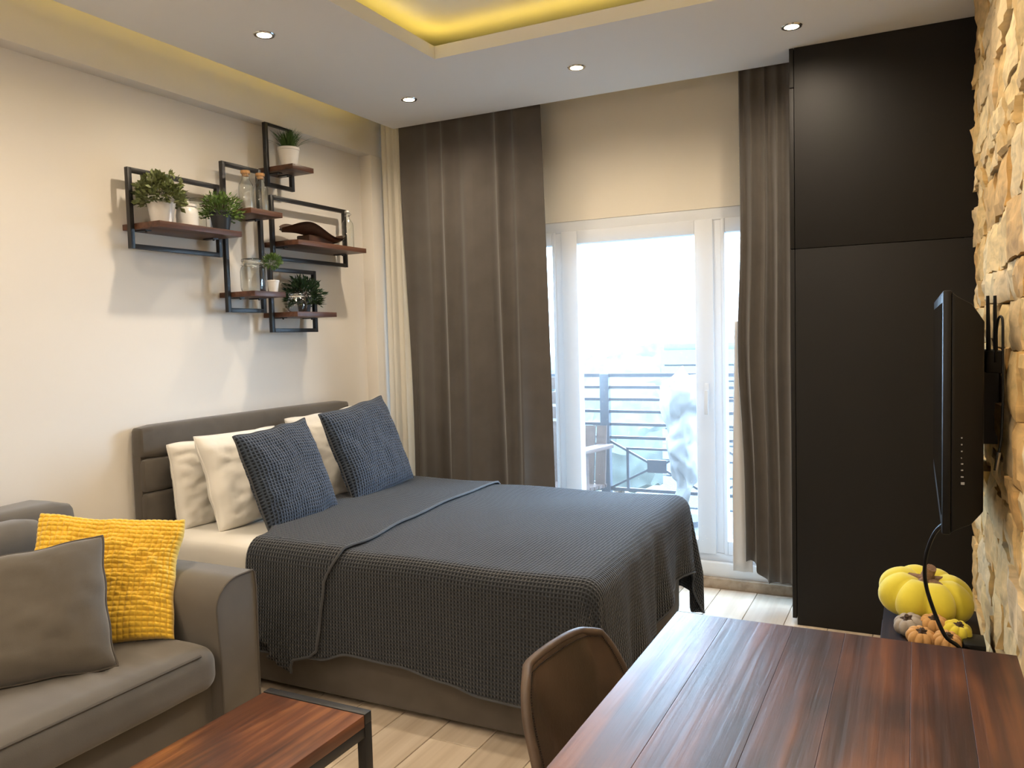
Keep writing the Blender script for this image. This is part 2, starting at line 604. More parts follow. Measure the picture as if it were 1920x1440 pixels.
# window wall around the balcony door opening
OX0, OX1, OZ0, OZ1 = -2.62, -0.42, 0.13, 2.065
wf = MB()
wf.box(XL, OX0, YF, YF + 0.2, -0.1, 3.0).box(OX1, XR + 0.2, YF, YF + 0.2, -0.1, 3.0)
wf.box(OX0, OX1, YF, YF + 0.2, OZ1, 3.0).box(OX0, OX1, YF, YF + 0.2, -0.1, OZ0)
wfar = struct(wf.build('wall_far', M['lintel'], smooth=False), 'pale wall around the balcony door')
struct(B(-3.03, -0.46, 4.385, YF, 0.055, 0.135).build('trim_1', M['white_paint'], bevel=0.004), 'white sill board below the balcony door')
struct(B(-3.03, -0.46, 4.355, YF, 0.0, 0.056).build('baseboard_far', M['base_wood'], bevel=0.003), 'light oak baseboard below the balcony door')

# lowered ceiling with a recess, upper ceiling above it
HX0, HX1, HY0, HY1 = -1.975, -0.66, 0.35, 3.237
SX0, SY1 = -2.84, 4.15
cl = MB()
T = 0.058
cl.box(SX0, HX0, YN, SY1, ZC, ZC + T).box(HX1, XR, YN, SY1, ZC, ZC + T)
cl.box(HX0, HX1, HY1, SY1, ZC, ZC + T).box(HX0, HX1, YN, HY0, ZC, ZC + T)
ceil = struct(cl.build('ceiling', M['ceiling'], smooth=False), 'lowered white ceiling with a lit rectangular recess')
B(XL, XR, YN, YF + 0.1, ZU, ZU + 0.1).build('upper_ceiling', M['ceiling'], ceil, smooth=False)
B(XL, XR, SY1 + 0.10, SY1 + 0.12, 2.79, ZU).build('curtain_pocket_batten', M['ceiling'], ceil, smooth=False)

led = B(SX0 + 0.05, SX0 + 0.064, YN + 0.1, SY1 - 0.12, ZC + T + 0.001, ZC + T + 0.011).build('led_strip', M['led'], smooth=False)
tag(led, 'warm yellow light strip along the ceiling edge above the bed wall', 'light strip')
rs = MB()
i = 0.055
rs.box(HX0 - i, HX0 - i + 0.012, HY0 - i, HY1 + i, ZC + T + 0.001, ZC + T + 0.010)
rs.box(HX1 + i - 0.012, HX1 + i, HY0 - i, HY1 + i, ZC + T + 0.001, ZC + T + 0.010)
rs.box(HX0 - i + 0.012, HX1 + i - 0.012, HY1 + i - 0.012, HY1 + i, ZC + T + 0.001, ZC + T + 0.010)
rs.box(HX0 - i + 0.012, HX1 + i - 0.012, HY0 - i, HY0 - i + 0.012, ZC + T + 0.001, ZC + T + 0.010)
tag(rs.build('led_strip', M['led'], smooth=False), 'warm yellow light strip around the rectangular ceiling recess', 'light strip')

# recessed downlights; the four in view and the rest of their rows over the room
SPOTS = [((-2.42, 2.62), 'small recessed ceiling downlight above the headboard side nearest the sofa'),
         ((-2.42, 3.69), 'small recessed ceiling downlight in the corner above the dark window curtain'),
         ((-1.455, 3.68), 'small recessed ceiling downlight midway along the window curtain'),
         ((-0.473, 3.67), 'small recessed ceiling downlight beside the black wardrobe'),
         ((-2.42, 1.55), 'recessed ceiling downlight above the sofa'), ((-2.42, 0.45), 'recessed ceiling downlight past the sofa end'),
         ((-0.30, 2.62), 'recessed ceiling downlight above the television'), ((-0.30, 1.55), 'recessed ceiling downlight above the dining table'),
         ((-0.473, 0.45), 'recessed ceiling downlight over the near end of the table'), ((-1.455, -0.6), 'recessed ceiling downlight in the middle of the kitchen end'),
         ((-2.42, -0.9), 'recessed ceiling downlight at the kitchen end by the bed wall'), ((-0.473, -0.9), 'recessed ceiling downlight at the kitchen end by the stone wall')]
for (px, py), lab in SPOTS:
    t = thing('downlight', lab, 'ceiling light', (px, py, ZC), 'recessed ceiling downlights')
    MB().lathe([(0.030, -0.001), (0.030, -0.004), (0.041, -0.005), (0.044, -0.001)], (px, py, ZC), 24, cap=False).build('trim_ring', M['chrome'], t)
    MB().lathe([(0.0, -0.0035), (0.030, -0.0025)], (px, py, ZC), 20, cap=False).build('lens', M['lamp'], t)
    ld = bpy.data.lights.new('downlight_beam', 'SPOT')
    ld.energy = LAMP_W
    ld.color = LAMP_COL
    ld.spot_size = math.radians(165)
    ld.spot_blend = 1.0
    ld.shadow_soft_size = 0.03
    lo = bpy.data.objects.new('downlight_beam', ld)
    lo.location = (0, 0, -0.012)
    lo.parent = t
    COL.objects.link(lo)

# added fill: two invented globe lamps behind the camera, lifting the room's brightness
for px, lab in ((-0.85, 'added fill globe out of view at the kitchen end nearer the stone wall'), (-2.15, 'added fill globe out of view at the kitchen end nearer the bed wall')):
    py, pz = -1.5, 2.12
    t = thing('fill_globe_lamp', lab, 'fill lamp', (px, py, ZC), 'added fill globes out of view')
    MB().lathe([(0.05, -0.001), (0.05, -0.02), (0.012, -0.03)], (px, py, ZC), 20).build('canopy', M['metal_black'], t)
    MB().tube([(px, py, ZC - 0.02), (px, py, pz + 0.12)], 0.003, 6).build('cord', M['metal_black'], t)
    MB().lathe([(0.02, 0.0), (0.02, 0.06), (0.01, 0.065)], (px, py, pz + 0.10), 14).build('cap', M['metal_black'], t)
    MB().lathe([(0.11 * math.sin(PI * k / 16), -0.11 * math.cos(PI * k / 16)) for k in range(17)], (px, py, pz), 24).build('globe', M['globe'], t)

# balcony door: fixed frame, three glazed sashes
win = bpy.data.objects.new('window_1', None)
win.location = (-1.5, 4.46, 0.13)
COL.objects.link(win)
struct(win, 'white framed glazed balcony door behind the sheer curtain')
fy0, fy1 = 4.422, 4.50
fr = MB()
fr.box(OX0, OX1, fy0, fy1, OZ1 - 0.065, OZ1).box(OX0, OX1, fy0, fy1, OZ0, OZ0 + 0.05)
fr.box(OX0, OX0 + 0.06, fy0, fy1, OZ0 + 0.05, OZ1 - 0.065).box(OX1 - 0.06, OX1, fy0, fy1, OZ0 + 0.05, OZ1 - 0.065)
fr.box(-1.91, -1.86, fy0, fy1, OZ0 + 0.05, OZ1 - 0.065).box(-0.985, -0.935, fy0, fy1, OZ0 + 0.05, OZ1 - 0.065)
fr.build('frame', M['pvc'], win, bevel=0.006)
for (xa, xb, dy) in ((-2.56, -1.905, 0.0), (-1.865, -0.98, -0.012), (-0.94, -0.48, 0.0)):
    sw, za, zb = (0.10 if dy else 0.022), OZ0 + 0.045, OZ1 - 0.06
    tb = 0.075
    y0_, y1_ = fy0 - 0.008 + dy * 0.7, fy1 - 0.02
    sm = MB().box(xa, xa + sw, y0_, y1_, za, zb).box(xb - sw, xb, y0_, y1_, za, zb)
    sm.box(xa + sw, xb - sw, y0_, y1_, za, za + tb).box(xa + sw, xb - sw, y0_, y1_, zb - tb, zb)
    so = sm.build('sash', M['pvc'], win, bevel=0.005)
    B(xa + sw - 0.01, xb - sw + 0.01, fy0 + 0.018, fy0 + 0.028, za + tb - 0.01, zb - tb + 0.01).build('pane', M['pane'], so, smooth=False)
hd = MB().box(-1.03, -1.005, fy0 - 0.035, fy0 - 0.026, 1.03, 1.12)
hd.bar((-1.017, fy0 - 0.05, 1.075), (-1.017, fy0 - 0.05, 0.95), 0.02, 0.014, (0, 1, 0)).bar((-1.017, fy0 - 0.03, 1.075), (-1.017, fy0 - 0.055, 1.075), 0.016, 0.016)
hd.build('handle', M['pvc'], win, bevel=0.002)

# split-face stones
random.seed(21)
z = 0.0
SY0, SYE = 1.25, 3.944
while z < 2.68:
    hgt = random.choice([0.075, 0.10, 0.13, 0.16])
    if z + hgt > 2.62:
        hgt = 2.68 - z
    y = SYE
    while y > SY0:
        ln = random.uniform(0.14, 0.42)
        ya = max(y - ln, SY0 - 0.02)
        base = random.uniform(0.209, 0.226)
        nu, nv = 7, 5
        vs, fs = [], []
        tilt = random.uniform(-0.009, 0.009)
        tz = random.uniform(-0.010, 0.007)
        sh = random.uniform(-0.02, 0.02)
        seed = Vector((random.random() * 50, 0, 0))
        for a in range(nu + 1):
            for b in range(nv + 1):
                u, w = a / nu, b / nv
                yy = ya + 0.0025 + (y - ya - 0.005) * u
                zz = z + 0.002 + (hgt - 0.004) * w
                edge = min(u, 1 - u, w, 1 - w) == 0
                p = Vector((0, yy, zz))
                nz = noise.noise(p * 14 + seed) * 0.011 + noise.noise(p * 34 + seed) * 0.006
                xx = base + tilt * (u - 0.5) * 2 + tz * (w - 0.5) * 2 - nz
                if edge:
                    xx += 0.003 + 0.005 * random.random()
                    yy += random.uniform(-0.003, 0.003)
                    zz += noise.noise(p * 9 + seed) * 0.010 + random.uniform(-0.002, 0.002)
                vs.append((min(max(xx, 0.186), 0.258), yy, min(max(zz, 0.001), 2.679)))
        ow = nv + 1
        for a in range(nu):
            for b in range(nv):
                k = a * ow + b
                fs.append((k, k + 1, k + ow + 1, k + ow))
        rim = [a * ow for a in range(nu + 1)] + [nu * ow + b for b in range(1, ow)] + [a * ow + nv for a in range(nu - 1, -1, -1)] + [b for b in range(nv - 1, 0, -1)]
        o0 = len(vs)
        for k in rim:
            vs.append((0.266, vs[k][1], vs[k][2]))
        for q in range(len(rim)):
            q2 = (q + 1) % len(rim)
            fs.append((rim[q], rim[q2], o0 + q2, o0 + q))
        mb = MB()
        mb.add(vs, fs)
        mb.build('stone', random.choice(STONE), wr, angle=14)
        y = ya
    z += hgt
B(0.20, 0.264, YN, SY0 - 0.03, 0, 2.679).build('plaster_lining', M['wall'], wr, smooth=False)


# ------------------------------------------------------------------ balcony and what lies beyond
struct(B(-5.5, 3.0, 4.64, 6.15, -0.15, 0.02).build('balcony_floor', M['deck'], smooth=False), 'grey tiled balcony floor outside the door')
rt = thing('balcony_railing', 'dark steel balcony railing with horizontal bars and crossed lower panels', 'railing', (-1.78, 6.0, 0.02))
PX = [-3.83, -3.01, -2.19, -1.37, -0.55, 0.27]
for pxx in PX:
    B(pxx - 0.037, pxx + 0.037, 5.97, 6.03, 0.02, 1.09).build('post', M['rail'], rt, bevel=0.004)
for zz in (1.08, 0.986, 0.891, 0.796, 0.696, 0.592):
    B(-4.2, 0.6, 5.985, 6.015, zz - (0.014 if zz > 1 else 0.011), zz + (0.014 if zz > 1 else 0.011)).build('bar', M['rail'], rt)
for a, b in zip(PX[:-1], PX[1:]):
    xa, xb = a + 0.037, b - 0.037
    cx, cz = (xa + xb) / 2, 0.375
    p = MB()
    for (x0, z0) in ((xa, 0.56), (xb, 0.56), (xa, 0.19), (xb, 0.19)):
        p.bar((x0, 6.0, z0), (cx + (0.06 if x0 > cx else -0.06), 6.0, cz + (0.025 if z0 > cz else -0.025)), 0.016, 0.022, (0, 1, 0))
    p.box(cx - 0.075, cx + 0.075, 5.99, 6.01, cz - 0.05, cz + 0.05)
    p.box(xa, xb, 5.99, 6.01, 0.17, 0.195)
    p.box(xa + 0.13, xb - 0.13, 5.99, 6.01, 0.498, 0.515)
    p.box(xa + 0.13, xa + 0.15, 5.99, 6.01, 0.195, 0.498).box(xb - 0.15, xb - 0.13, 5.99, 6.01, 0.195, 0.498)
    p.build('crossed_panel', M['rail'], rt)

sc = thing('slatted_screen', 'brown timber slatted screen at the end of the balcony', 'screen', (-3.0, 5.62, 0.02))
for xx in (-3.7, -3.05, -2.42):
    B(xx - 0.02, xx + 0.02, 5.63, 5.67, 0.02, 1.14).build('post', M['deckwood'], sc)
zz = 0.10
while zz < 1.08:
    B(-3.75, -2.385, 5.605, 5.628, zz, zz + 0.092).build('slat', M['deckwood'], sc)
    zz += 0.112

dc = thing('deck_chair', 'low slatted timber armchair on the balcony', 'chair', (-2.25, 5.2, 0.02))
for k in range(6):
    B(-2.62, -2.0, 4.98 + k * 0.085, 5.05 + k * 0.085, 0.34 - k * 0.008, 0.362 - k * 0.008).build('seat_slat', M['deckwood'], dc)
for k in range(7):
    xa = -2.60 + k * 0.088
    MB().bar((xa + 0.035, 5.44, 0.30), (xa + 0.035, 5.50, 0.74), 0.074, 0.02, (0, 1, 0)).build('back_slat', M['deckwood'], dc)
for xa in (-2.66, -1.99):
    MB().bar((xa, 4.88, 0.63), (xa, 5.46, 0.60), 0.11, 0.026).build('armrest', M['deckwood'], dc, bevel=0.004)
    B(xa - 0.02, xa + 0.02, 4.97, 5.05, 0.02, 0.617).build('leg', M['deckwood'], dc)
    MB().bar((xa, 5.0, 0.34), (xa, 5.5, 0.03), 0.035, 0.09).build('leg', M['deckwood'], dc)

pr = thing('covered_parasol', 'folded garden parasol wrapped in a crumpled white cover', 'parasol', (-1.50, 5.72, 0.02))
prof = [(0.03, 0.0), (0.05, 0.24), (0.07, 0.30), (0.10, 0.42), (0.115, 0.55), (0.10, 0.64), (0.125, 0.74), (0.17, 0.86), (0.175, 0.95), (0.13, 1.02), (0.06, 1.09), (0.012, 1.13)]
fine = []
for (ra, za_), (rb, zb_) in zip(prof, prof[1:]):
    fine += [(ra + (rb - ra) * k / 5, za_ + (zb_ - za_) * k / 5) for k in range(5)]
fine.append(prof[-1])
mb = MB().lathe(fine, (-1.50, 5.72, 0.02), 48)
mb.v = [v + noise.noise_vector(v * 7) * 0.05 + noise.noise_vector(Vector((v.x * 22, v.y * 22, v.z * 11))) * 0.022 for v in mb.v]
mb.build('cover', M['tarp'], pr, angle=60)
MB().lathe([(0.018, 0.0), (0.018, 1.1)], (-1.50, 5.72, 0.02), 10).build('pole', M['rail'], pr)
MB().lathe([(0.16, 0.0), (0.16, 0.04), (0.04, 0.06), (0.03, 0.16)], (-1.50, 5.72, 0.02), 16).build('foot', M['rail'], pr)

blk = thing('cladded_building', 'slate-blue clad building block rising beyond the balcony', 'building', (-2.0, 11.0, -9.0))
B(-2.85, 1.5, 10.0, 16.0, -9.0, 1.26).build('body', M['facade'], blk, smooth=False)
for k in range(14):
    zz = 1.18 - k * 0.2
    B(-2.88, 1.5, 9.96, 9.999, zz - 0.18, zz).build('cladding_board', M['facade'], blk, smooth=False)

gnd = B(-140, 120, 9, 300, -9.6, -9.0).build('ground', M['field'], smooth=False)
struct(gnd, 'hazy winter ground far below the balcony')
random.seed(5)


def far_tree(x, y, h, w, lab, conifer=False):
    t = thing('tree', lab, 'tree', (x, y, -9.0), 'distant trees beyond the balcony')
    MB().tube([(x, y, -9.0), (x, y, -9.0 + h * 0.5)], [0.25, 0.12], 7).build('trunk', M['twig'], t)
    if conifer:
        prof = [(0.02, h * 0.15)]
        for k in range(6):
            f = k / 6
            prof += [(w * (1 - f) * 0.6, h * (0.15 + 0.82 * f)), (w * (1 - f), h * (0.17 + 0.82 * f))]
        prof.append((0.02, h))
    else:
        prof = [(0.02, h * 0.25), (w * 0.7, h * 0.35), (w, h * 0.55), (w * 0.85, h * 0.75), (w * 0.45, h * 0.92), (0.02, h)]
    fine = []
    for (ra, za), (rb, zb) in zip(prof, prof[1:]):
        fine += [(ra + (rb - ra) * k / 4, za + (zb - za) * k / 4) for k in range(4)]
    fine.append(prof[-1])
    mb = MB().lathe(fine, (x, y, -9.0), 40)
    mb.v = [v + noise.noise_vector(v * (1.1 / w)) * w * 0.22 + noise.noise_vector(v * (4.5 / w)) * w * 0.12 for v in mb.v]
    mb.build('crown', M['tree'], t)


far_tree(-16.2, 30, 11.6, 2.2, 'tall dark conifer showing beside the left curtain', True)
far_tree(-13.8, 40, 8.3, 3.4, 'rounded bare tree below the balcony railing')
far_tree(-17.5, 50, 9.2, 4.2, 'broad hazy tree near the horizon')
far_tree(-14.5, 24, 6.6, 1.6, 'small tree beside the pale house')
far_tree(-26, 80, 9.5, 7.0, 'far rounded tree clump on the horizon')
far_tree(-48, 95, 9.8, 8.0, 'farthest wide tree clump on the horizon')
far_tree(-20, 100, 9.0, 9.0, 'far low tree clump behind the pale house')
for (hx, hy, hw, hl, lab) in ((-9.6, 22, 3.6, 4, 'pale rendered house with a red-brown roof below the balcony'), (-20.5, 38, 5, 5, 'second pale house farther away with a tiled roof')):
    hs = thing('house', lab, 'house', (hx, hy, -9.0))
    B(hx - hw / 2, hx + hw / 2, hy, hy + hl, -9.0, -5.6).build('wall', M['render'], hs, smooth=False)
    r_ = MB()
    e = 0.4
    r_.add([(hx - hw / 2 - e, hy - e, -5.6), (hx + hw / 2 + e, hy - e, -5.6), (hx + hw / 2 + e, hy + hl + e, -5.6), (hx - hw / 2 - e, hy + hl + e, -5.6), (hx - hw / 2 - e, hy + hl / 2, -3.8), (hx + hw / 2 + e, hy + hl / 2, -3.8)],
           [(0, 1, 5, 4), (2, 3, 4, 5), (0, 4, 3), (1, 2, 5), (0, 3, 2, 1)])
    r_.build('roof', M['rooftile'], hs, smooth=False)
    for k in range(3):
        wx = hx - hw / 2 + hw * (k + 0.5) / 3
        B(wx - 0.4, wx + 0.4, hy - 0.03, hy + 0.05, -7.6, -6.4).build('window', M['screen'], hs, smooth=False)


# ------------------------------------------------------------------ curtains
def curtain(fn_edges, z0, z1, y0, amp, nfold, phase, nu=150, nv=30, warp=0.0, seed=0.0, flare=0.0):
    """hanging cloth: fn_edges(w) gives the left and right x at height share w (0 bottom, 1 top)"""
    def f(u, w):
        xa, xb = fn_edges(w)
        zz = (z0(u) if callable(z0) else z0)
        zz = zz + (z1 - zz) * w
        uu = u + warp * math.sin(2 * PI * u * 2.3 + seed) * 0.5
        a = amp * (0.55 + 0.55 * (1 - w))
        s = math.sin(2 * PI * nfold * uu + phase + 0.5 * math.sin(3 * w + seed))
        s2 = math.sin(2 * PI * nfold * 0.37 * uu + seed * 2 + 1.3 * w)
        s3 = noise.noise(Vector((u * nfold * 1.7, w * 1.6, seed))) * 1.0
        y = y0 - a * (0.55 * s + 0.35 * s2 + 0.55 * s3)
        x = xa + (xb - xa) * u + 0.25 * a * math.cos(2 * PI * nfold * uu + phase)
        return (x, y, zz)
    return MB().grid(f, nu, nv)


sh = curtain(lambda w: (-3.0, -0.54), 0.065, 2.775, 4.352, 0.010, 17, 0.4, nu=260, nv=16, warp=0.03, seed=2.2)
o = sh.build('sheer_curtain', M['sheer'], angle=180)
tag(o, 'floor-length white sheer curtain veiling the balcony door', 'sheer curtain')
# gathered end of the same voile beside the bed wall
o = curtain(lambda w: (-3.01, -2.79), 0.07, 2.775, 4.255, 0.018, 5, 1.1, nu=80, nv=16, warp=0.05, seed=4.4).build('sheer_curtain', M['voile'], angle=180)
tag(o, 'gathered cream sheer curtain between the bed wall and the dark curtain', 'sheer curtain')

ct = thing('curtain', 'wide grey-brown velvet curtain hanging behind the bed', 'curtain', (-2.35, 4.20, 0.05), 'dark velvet curtains')
curtain(lambda w: (-2.825 + 0.01 * math.sin(5 * w), -1.865 - 0.03 * w), 0.08, 2.775, 4.200, 0.046, 5.6, 2.0, nu=220, nv=36, warp=0.09, seed=1.7).build('cloth', M['curtain'], ct, angle=180, solid=0.003)
ct2 = thing('curtain', 'narrow grey-brown velvet curtain hanging beside the black wardrobe', 'curtain', (-0.65, 4.20, 0.05), 'dark velvet curtains')


def redge(w):
    left = -0.800 - 0.028 * math.exp(-((w - 0.42) / 0.16) ** 2) + 0.012 * (1 - w)
    return (left, -0.535)


curtain(redge, lambda u: 0.215 if u < 0.12 else (0.125 + 0.09 * max(0, 1 - (u - 0.12) / 0.30) if u < 0.42 else 0.115), 2.775, 4.195, 0.034, 4.4, 0.6, nu=160, nv=36, warp=0.03, seed=5.1).build('cloth', M['curtain'], ct2, angle=180, solid=0.003)
ln = MB().grid(lambda u, w: (-0.855 + 0.03 * max(0, w - 0.35) + 0.10 * u, 4.235 + 0.006 * math.sin(9 * u + 3 * w), 0.145 + (1.45 - 0.145) * w), 12, 24).build('lining', M['lining'], ct2, angle=180, solid=0.002)
ln['label'] = 'pale grey blackout lining turned out at the curtain edge'

# ------------------------------------------------------------------ wardrobe
WX0, WX1, WY0, WY1 = -0.500, 0.262, 3.965, 4.34
wd = thing('wardrobe', 'tall matt black wardrobe reaching the ceiling beside the stone wall', 'wardrobe', (-0.15, 4.15, 0))
for (za, zb) in ((0.0, 1.768), (1.771, 2.679)):
    B(WX0, 0.240, WY0 - 0.015, WY0 + 0.003, za, zb).build('side_panel', M['black_wood'], wd, bevel=0.001)
B(WX0, 0.184, WY0 + 0.004, WY1, 0.0, 2.678).build('carcass', M['black_wood'], wd, smooth=False)
for (za, zb) in ((0.03, 1.768), (1.772, 2.50), (2.504, 2.679)):
    d_ = B(WX0 - 0.022, WX0 - 0.003, WY0 - 0.012, WY1, za, zb).build('door', M['black_wood'], wd, bevel=0.001)

# ------------------------------------------------------------------ bed
BX0, BX1, BY0, BY1 = -3.03, -1.04, 2.42, 3.87
bed = thing('bed', 'upholstered grey double bed with a padded headboard', 'bed', (-2.0, 3.15, 0))
MB().soft(BX0, BX1, BY0, BY1, 0.02, 0.31, 0.018, 6).build('base', M['bedfab'], bed)
for (xx, yy) in ((BX0 + 0.1, BY0 + 0.08), (BX1 - 0.1, BY0 + 0.08), (BX0 + 0.1, BY1 - 0.08), (BX1 - 0.1, BY1 - 0.08)):
    B(xx - 0.03, xx + 0.03, yy - 0.03, yy + 0.03, 0, 0.03).build('foot', M['black_plastic'], bed)
hb = MB().soft(-3.115, -3.055, BY0, BY1, 0.02, 1.03, 0.012, 6).build('headboard', M['bedfab'], bed)
MB().soft(-3.117, -3.03, BY0 - 0.003, BY1 + 0.003, 0.905, 1.05, 0.028, 10, bulge=0.004).build('top_roll', M['bedfab'], hb)
for r in range(4):
    for c in range(6):
        ya = BY0 + (BY1 - BY0) * c / 6
        yb = BY0 + (BY1 - BY0) * (c + 1) / 6
        za = 0.30 + 0.151 * r
        MB().soft(-3.08, -3.032, ya + 0.0015, yb - 0.0015, za + 0.0015, za + 0.1495, 0.016, 5).build('pad', M['bedfab'], hb)

mt = MB().soft(BX0 + 0.005, BX1 + 0.02, BY0 + 0.012, BY1 - 0.012, 0.312, 0.578, 0.05, 16, wob=0.006, wf=7)
for k, v in enumerate(mt.v):   # creases where the sheet is tucked in
    if v.y < BY0 + 0.06:
        v.y += 0.010 * noise.noise(Vector((v.x * 16 + v.z * 9, v.z * 5, 3.0)))
tag(mt.build('mattress', M['linen'], angle=180), 'mattress in a white fitted sheet on the grey bed', 'mattress')

# blanket -----------------------------------------------------------------
RX, RY0, RY1, RR, ZT = -1.055, 2.455, 3.835, 0.065, 0.598


def foot_bulge(b):
    # the duvet under the cover pushes out towards the near corner
    t = max(0.0, min(1.0, (3.7 - b) / 1.2))
    return 0.075 * t * t * (3 - 2 * t)


def drape(a, b, lift=0.0):
    """flat cloth coordinates (a along x, b along y) to the draped position over the mattress"""
    rx = RX + foot_bulge(b)
    ox = max(0.0, a - rx)
    oy = (b - RY1) if b > RY1 else ((b - RY0) if b < RY0 else 0.0)
    d = math.hypot(ox, oy)
    x, y = min(a, rx), min(max(b, RY0), RY1)
    z = ZT + 0.010 * noise.noise(Vector((a * 2.2, b * 2.2, 1.0))) + 0.012 * math.exp(-((b - 3.15) / 0.5) ** 2)
    if d < 1e-6:
        return Vector((x, y, z + lift))
    dx, dy = ox / d, oy / d
    if d < RR * PI / 2:
        out, drop = RR * math.sin(d / RR), RR * (1 - math.cos(d / RR))
    else:
        out, drop = RR, RR + d - RR * PI / 2
    corner = 4 * (dx * dy) ** 2
    along = a if abs(dy) > abs(dx) else b
    g = min(1.0, drop / 0.40)
    fold = 0.0
    if abs(dy) >= abs(dx):
        fold = 0.012 * math.sin(along * 5.1 + 0.5) + 0.010 * noise.noise(Vector((along * 5, drop * 2, 7)))
    else:
        fold = 0.020 * math.sin(along * 15.0 + 1.0) + 0.012 * math.sin(along * 27) + 0.022 * noise.noise(Vector((along * 6, drop * 1.5, 9)))
    ang = math.atan2(abs(dy), abs(dx))
    out += g * (fold * (1 - corner) + 0.02) + corner * g * (0.035 + 0.030 * math.sin(ang * 12))
    drop *= (1 - 0.03 * corner)
    return Vector((x + dx * (out + lift), y + dy * (out + lift), max(0.012, z - drop + lift * (1 - min(1, drop / RR)))))


def lerp_tab(tab, x):
    if x <= tab[0][0]:
        return tab[0][1]
    for (xa, va), (xb, vb) in zip(tab, tab[1:]):
        if x <= xb:
            t = (x - xa) / (xb - xa)
            t = t * t * (3 - 2 * t)
            return va + (vb - va) * t
    return tab[-1][1]


A0 = -2.42
NEAR_HANG = [(-2.42, 0.46), (-2.06, 0.45), (-1.95, 0.415), (-1.75, 0.425), (-1.55, 0.455), (-1.41, 0.475), (-1.18, 0.48), (-1.0, 0.50), (-0.55, 0.52)]
FOOT_HANG = [(2.0, 0.50), (2.4, 0.53), (2.9, 0.50), (3.15, 0.47), (3.4, 0.385), (3.55, 0.40), (3.75, 0.385), (3.9, 0.41), (4.3, 0.55)]


def bl(u, w, lift=0.0, a1=None):
    # w runs across the bed from the near hem to the far hem, u from the pillows to the foot hem
    span = RY1 - RY0
    far = 0.50
    amid = A0 + (RX + 0.45 - A0) * u
    near = lerp_tab(NEAR_HANG, amid)
    b = RY0 - near + (near + span + far) * w
    aend = (RX + foot_bulge(b) + lerp_tab(FOOT_HANG, b)) if a1 is None else a1(b)
    k = max(0.0, min(1.0, (b - 2.45) / 0.35))
    abeg = A0 + 0.02 * math.sin(b * 3) - 0.20 * k * k * (3 - 2 * k)
    a = abeg + (aend - abeg) * u
    return a, b


sp_ = thing('bedspread', 'charcoal waffle-weave bedspread draped over the bed and folded back near the pillows', 'bedspread', (-1.7, 3.15, 0.6))
mbk = MB().grid(lambda u, w: drape(*bl(u, w)), 150, 150, lambda u, w: bl(u, w))
mbk.build('cover', M['blanket'], sp_, angle=180, solid=0.006)


def flap_edge(b):
    tab = [(1.985, -2.17), (2.003, -2.09), (2.04, -2.045), (2.15, -2.03), (2.30, -2.012), (2.42, -1.955), (2.55, -1.935), (2.87, -1.975), (3.34, -2.01), (3.85, -2.045), (4.4, -2.06)]
    return lerp_tab(tab, b)


fl = MB().grid(lambda u, w: drape(*bl(u, w, a1=flap_edge), lift=0.014), 40, 130, lambda u, w: bl(u, w, a1=flap_edge))
fl.build('folded_flap', M['blanket'], sp_, angle=180, solid=0.006)
hem = [drape(*bl(1.0, w / 90, a1=flap_edge), lift=0.016) for w in range(91)]
MB().tube(hem, 0.0055, 6).build('flap_hem', M['blanket_hem'], sp_)
hem = [drape(*bl(1.0, w / 120), lift=0.002) for w in range(121)]
MB().tube(hem, 0.005, 6).build('foot_hem', M['blanket_hem'], sp_)
hem = [drape(*bl(u / 120, 0.0), lift=0.002) for u in range(121)]
MB().tube(hem, 0.005, 6).build('side_hem', M['blanket_hem'], sp_)


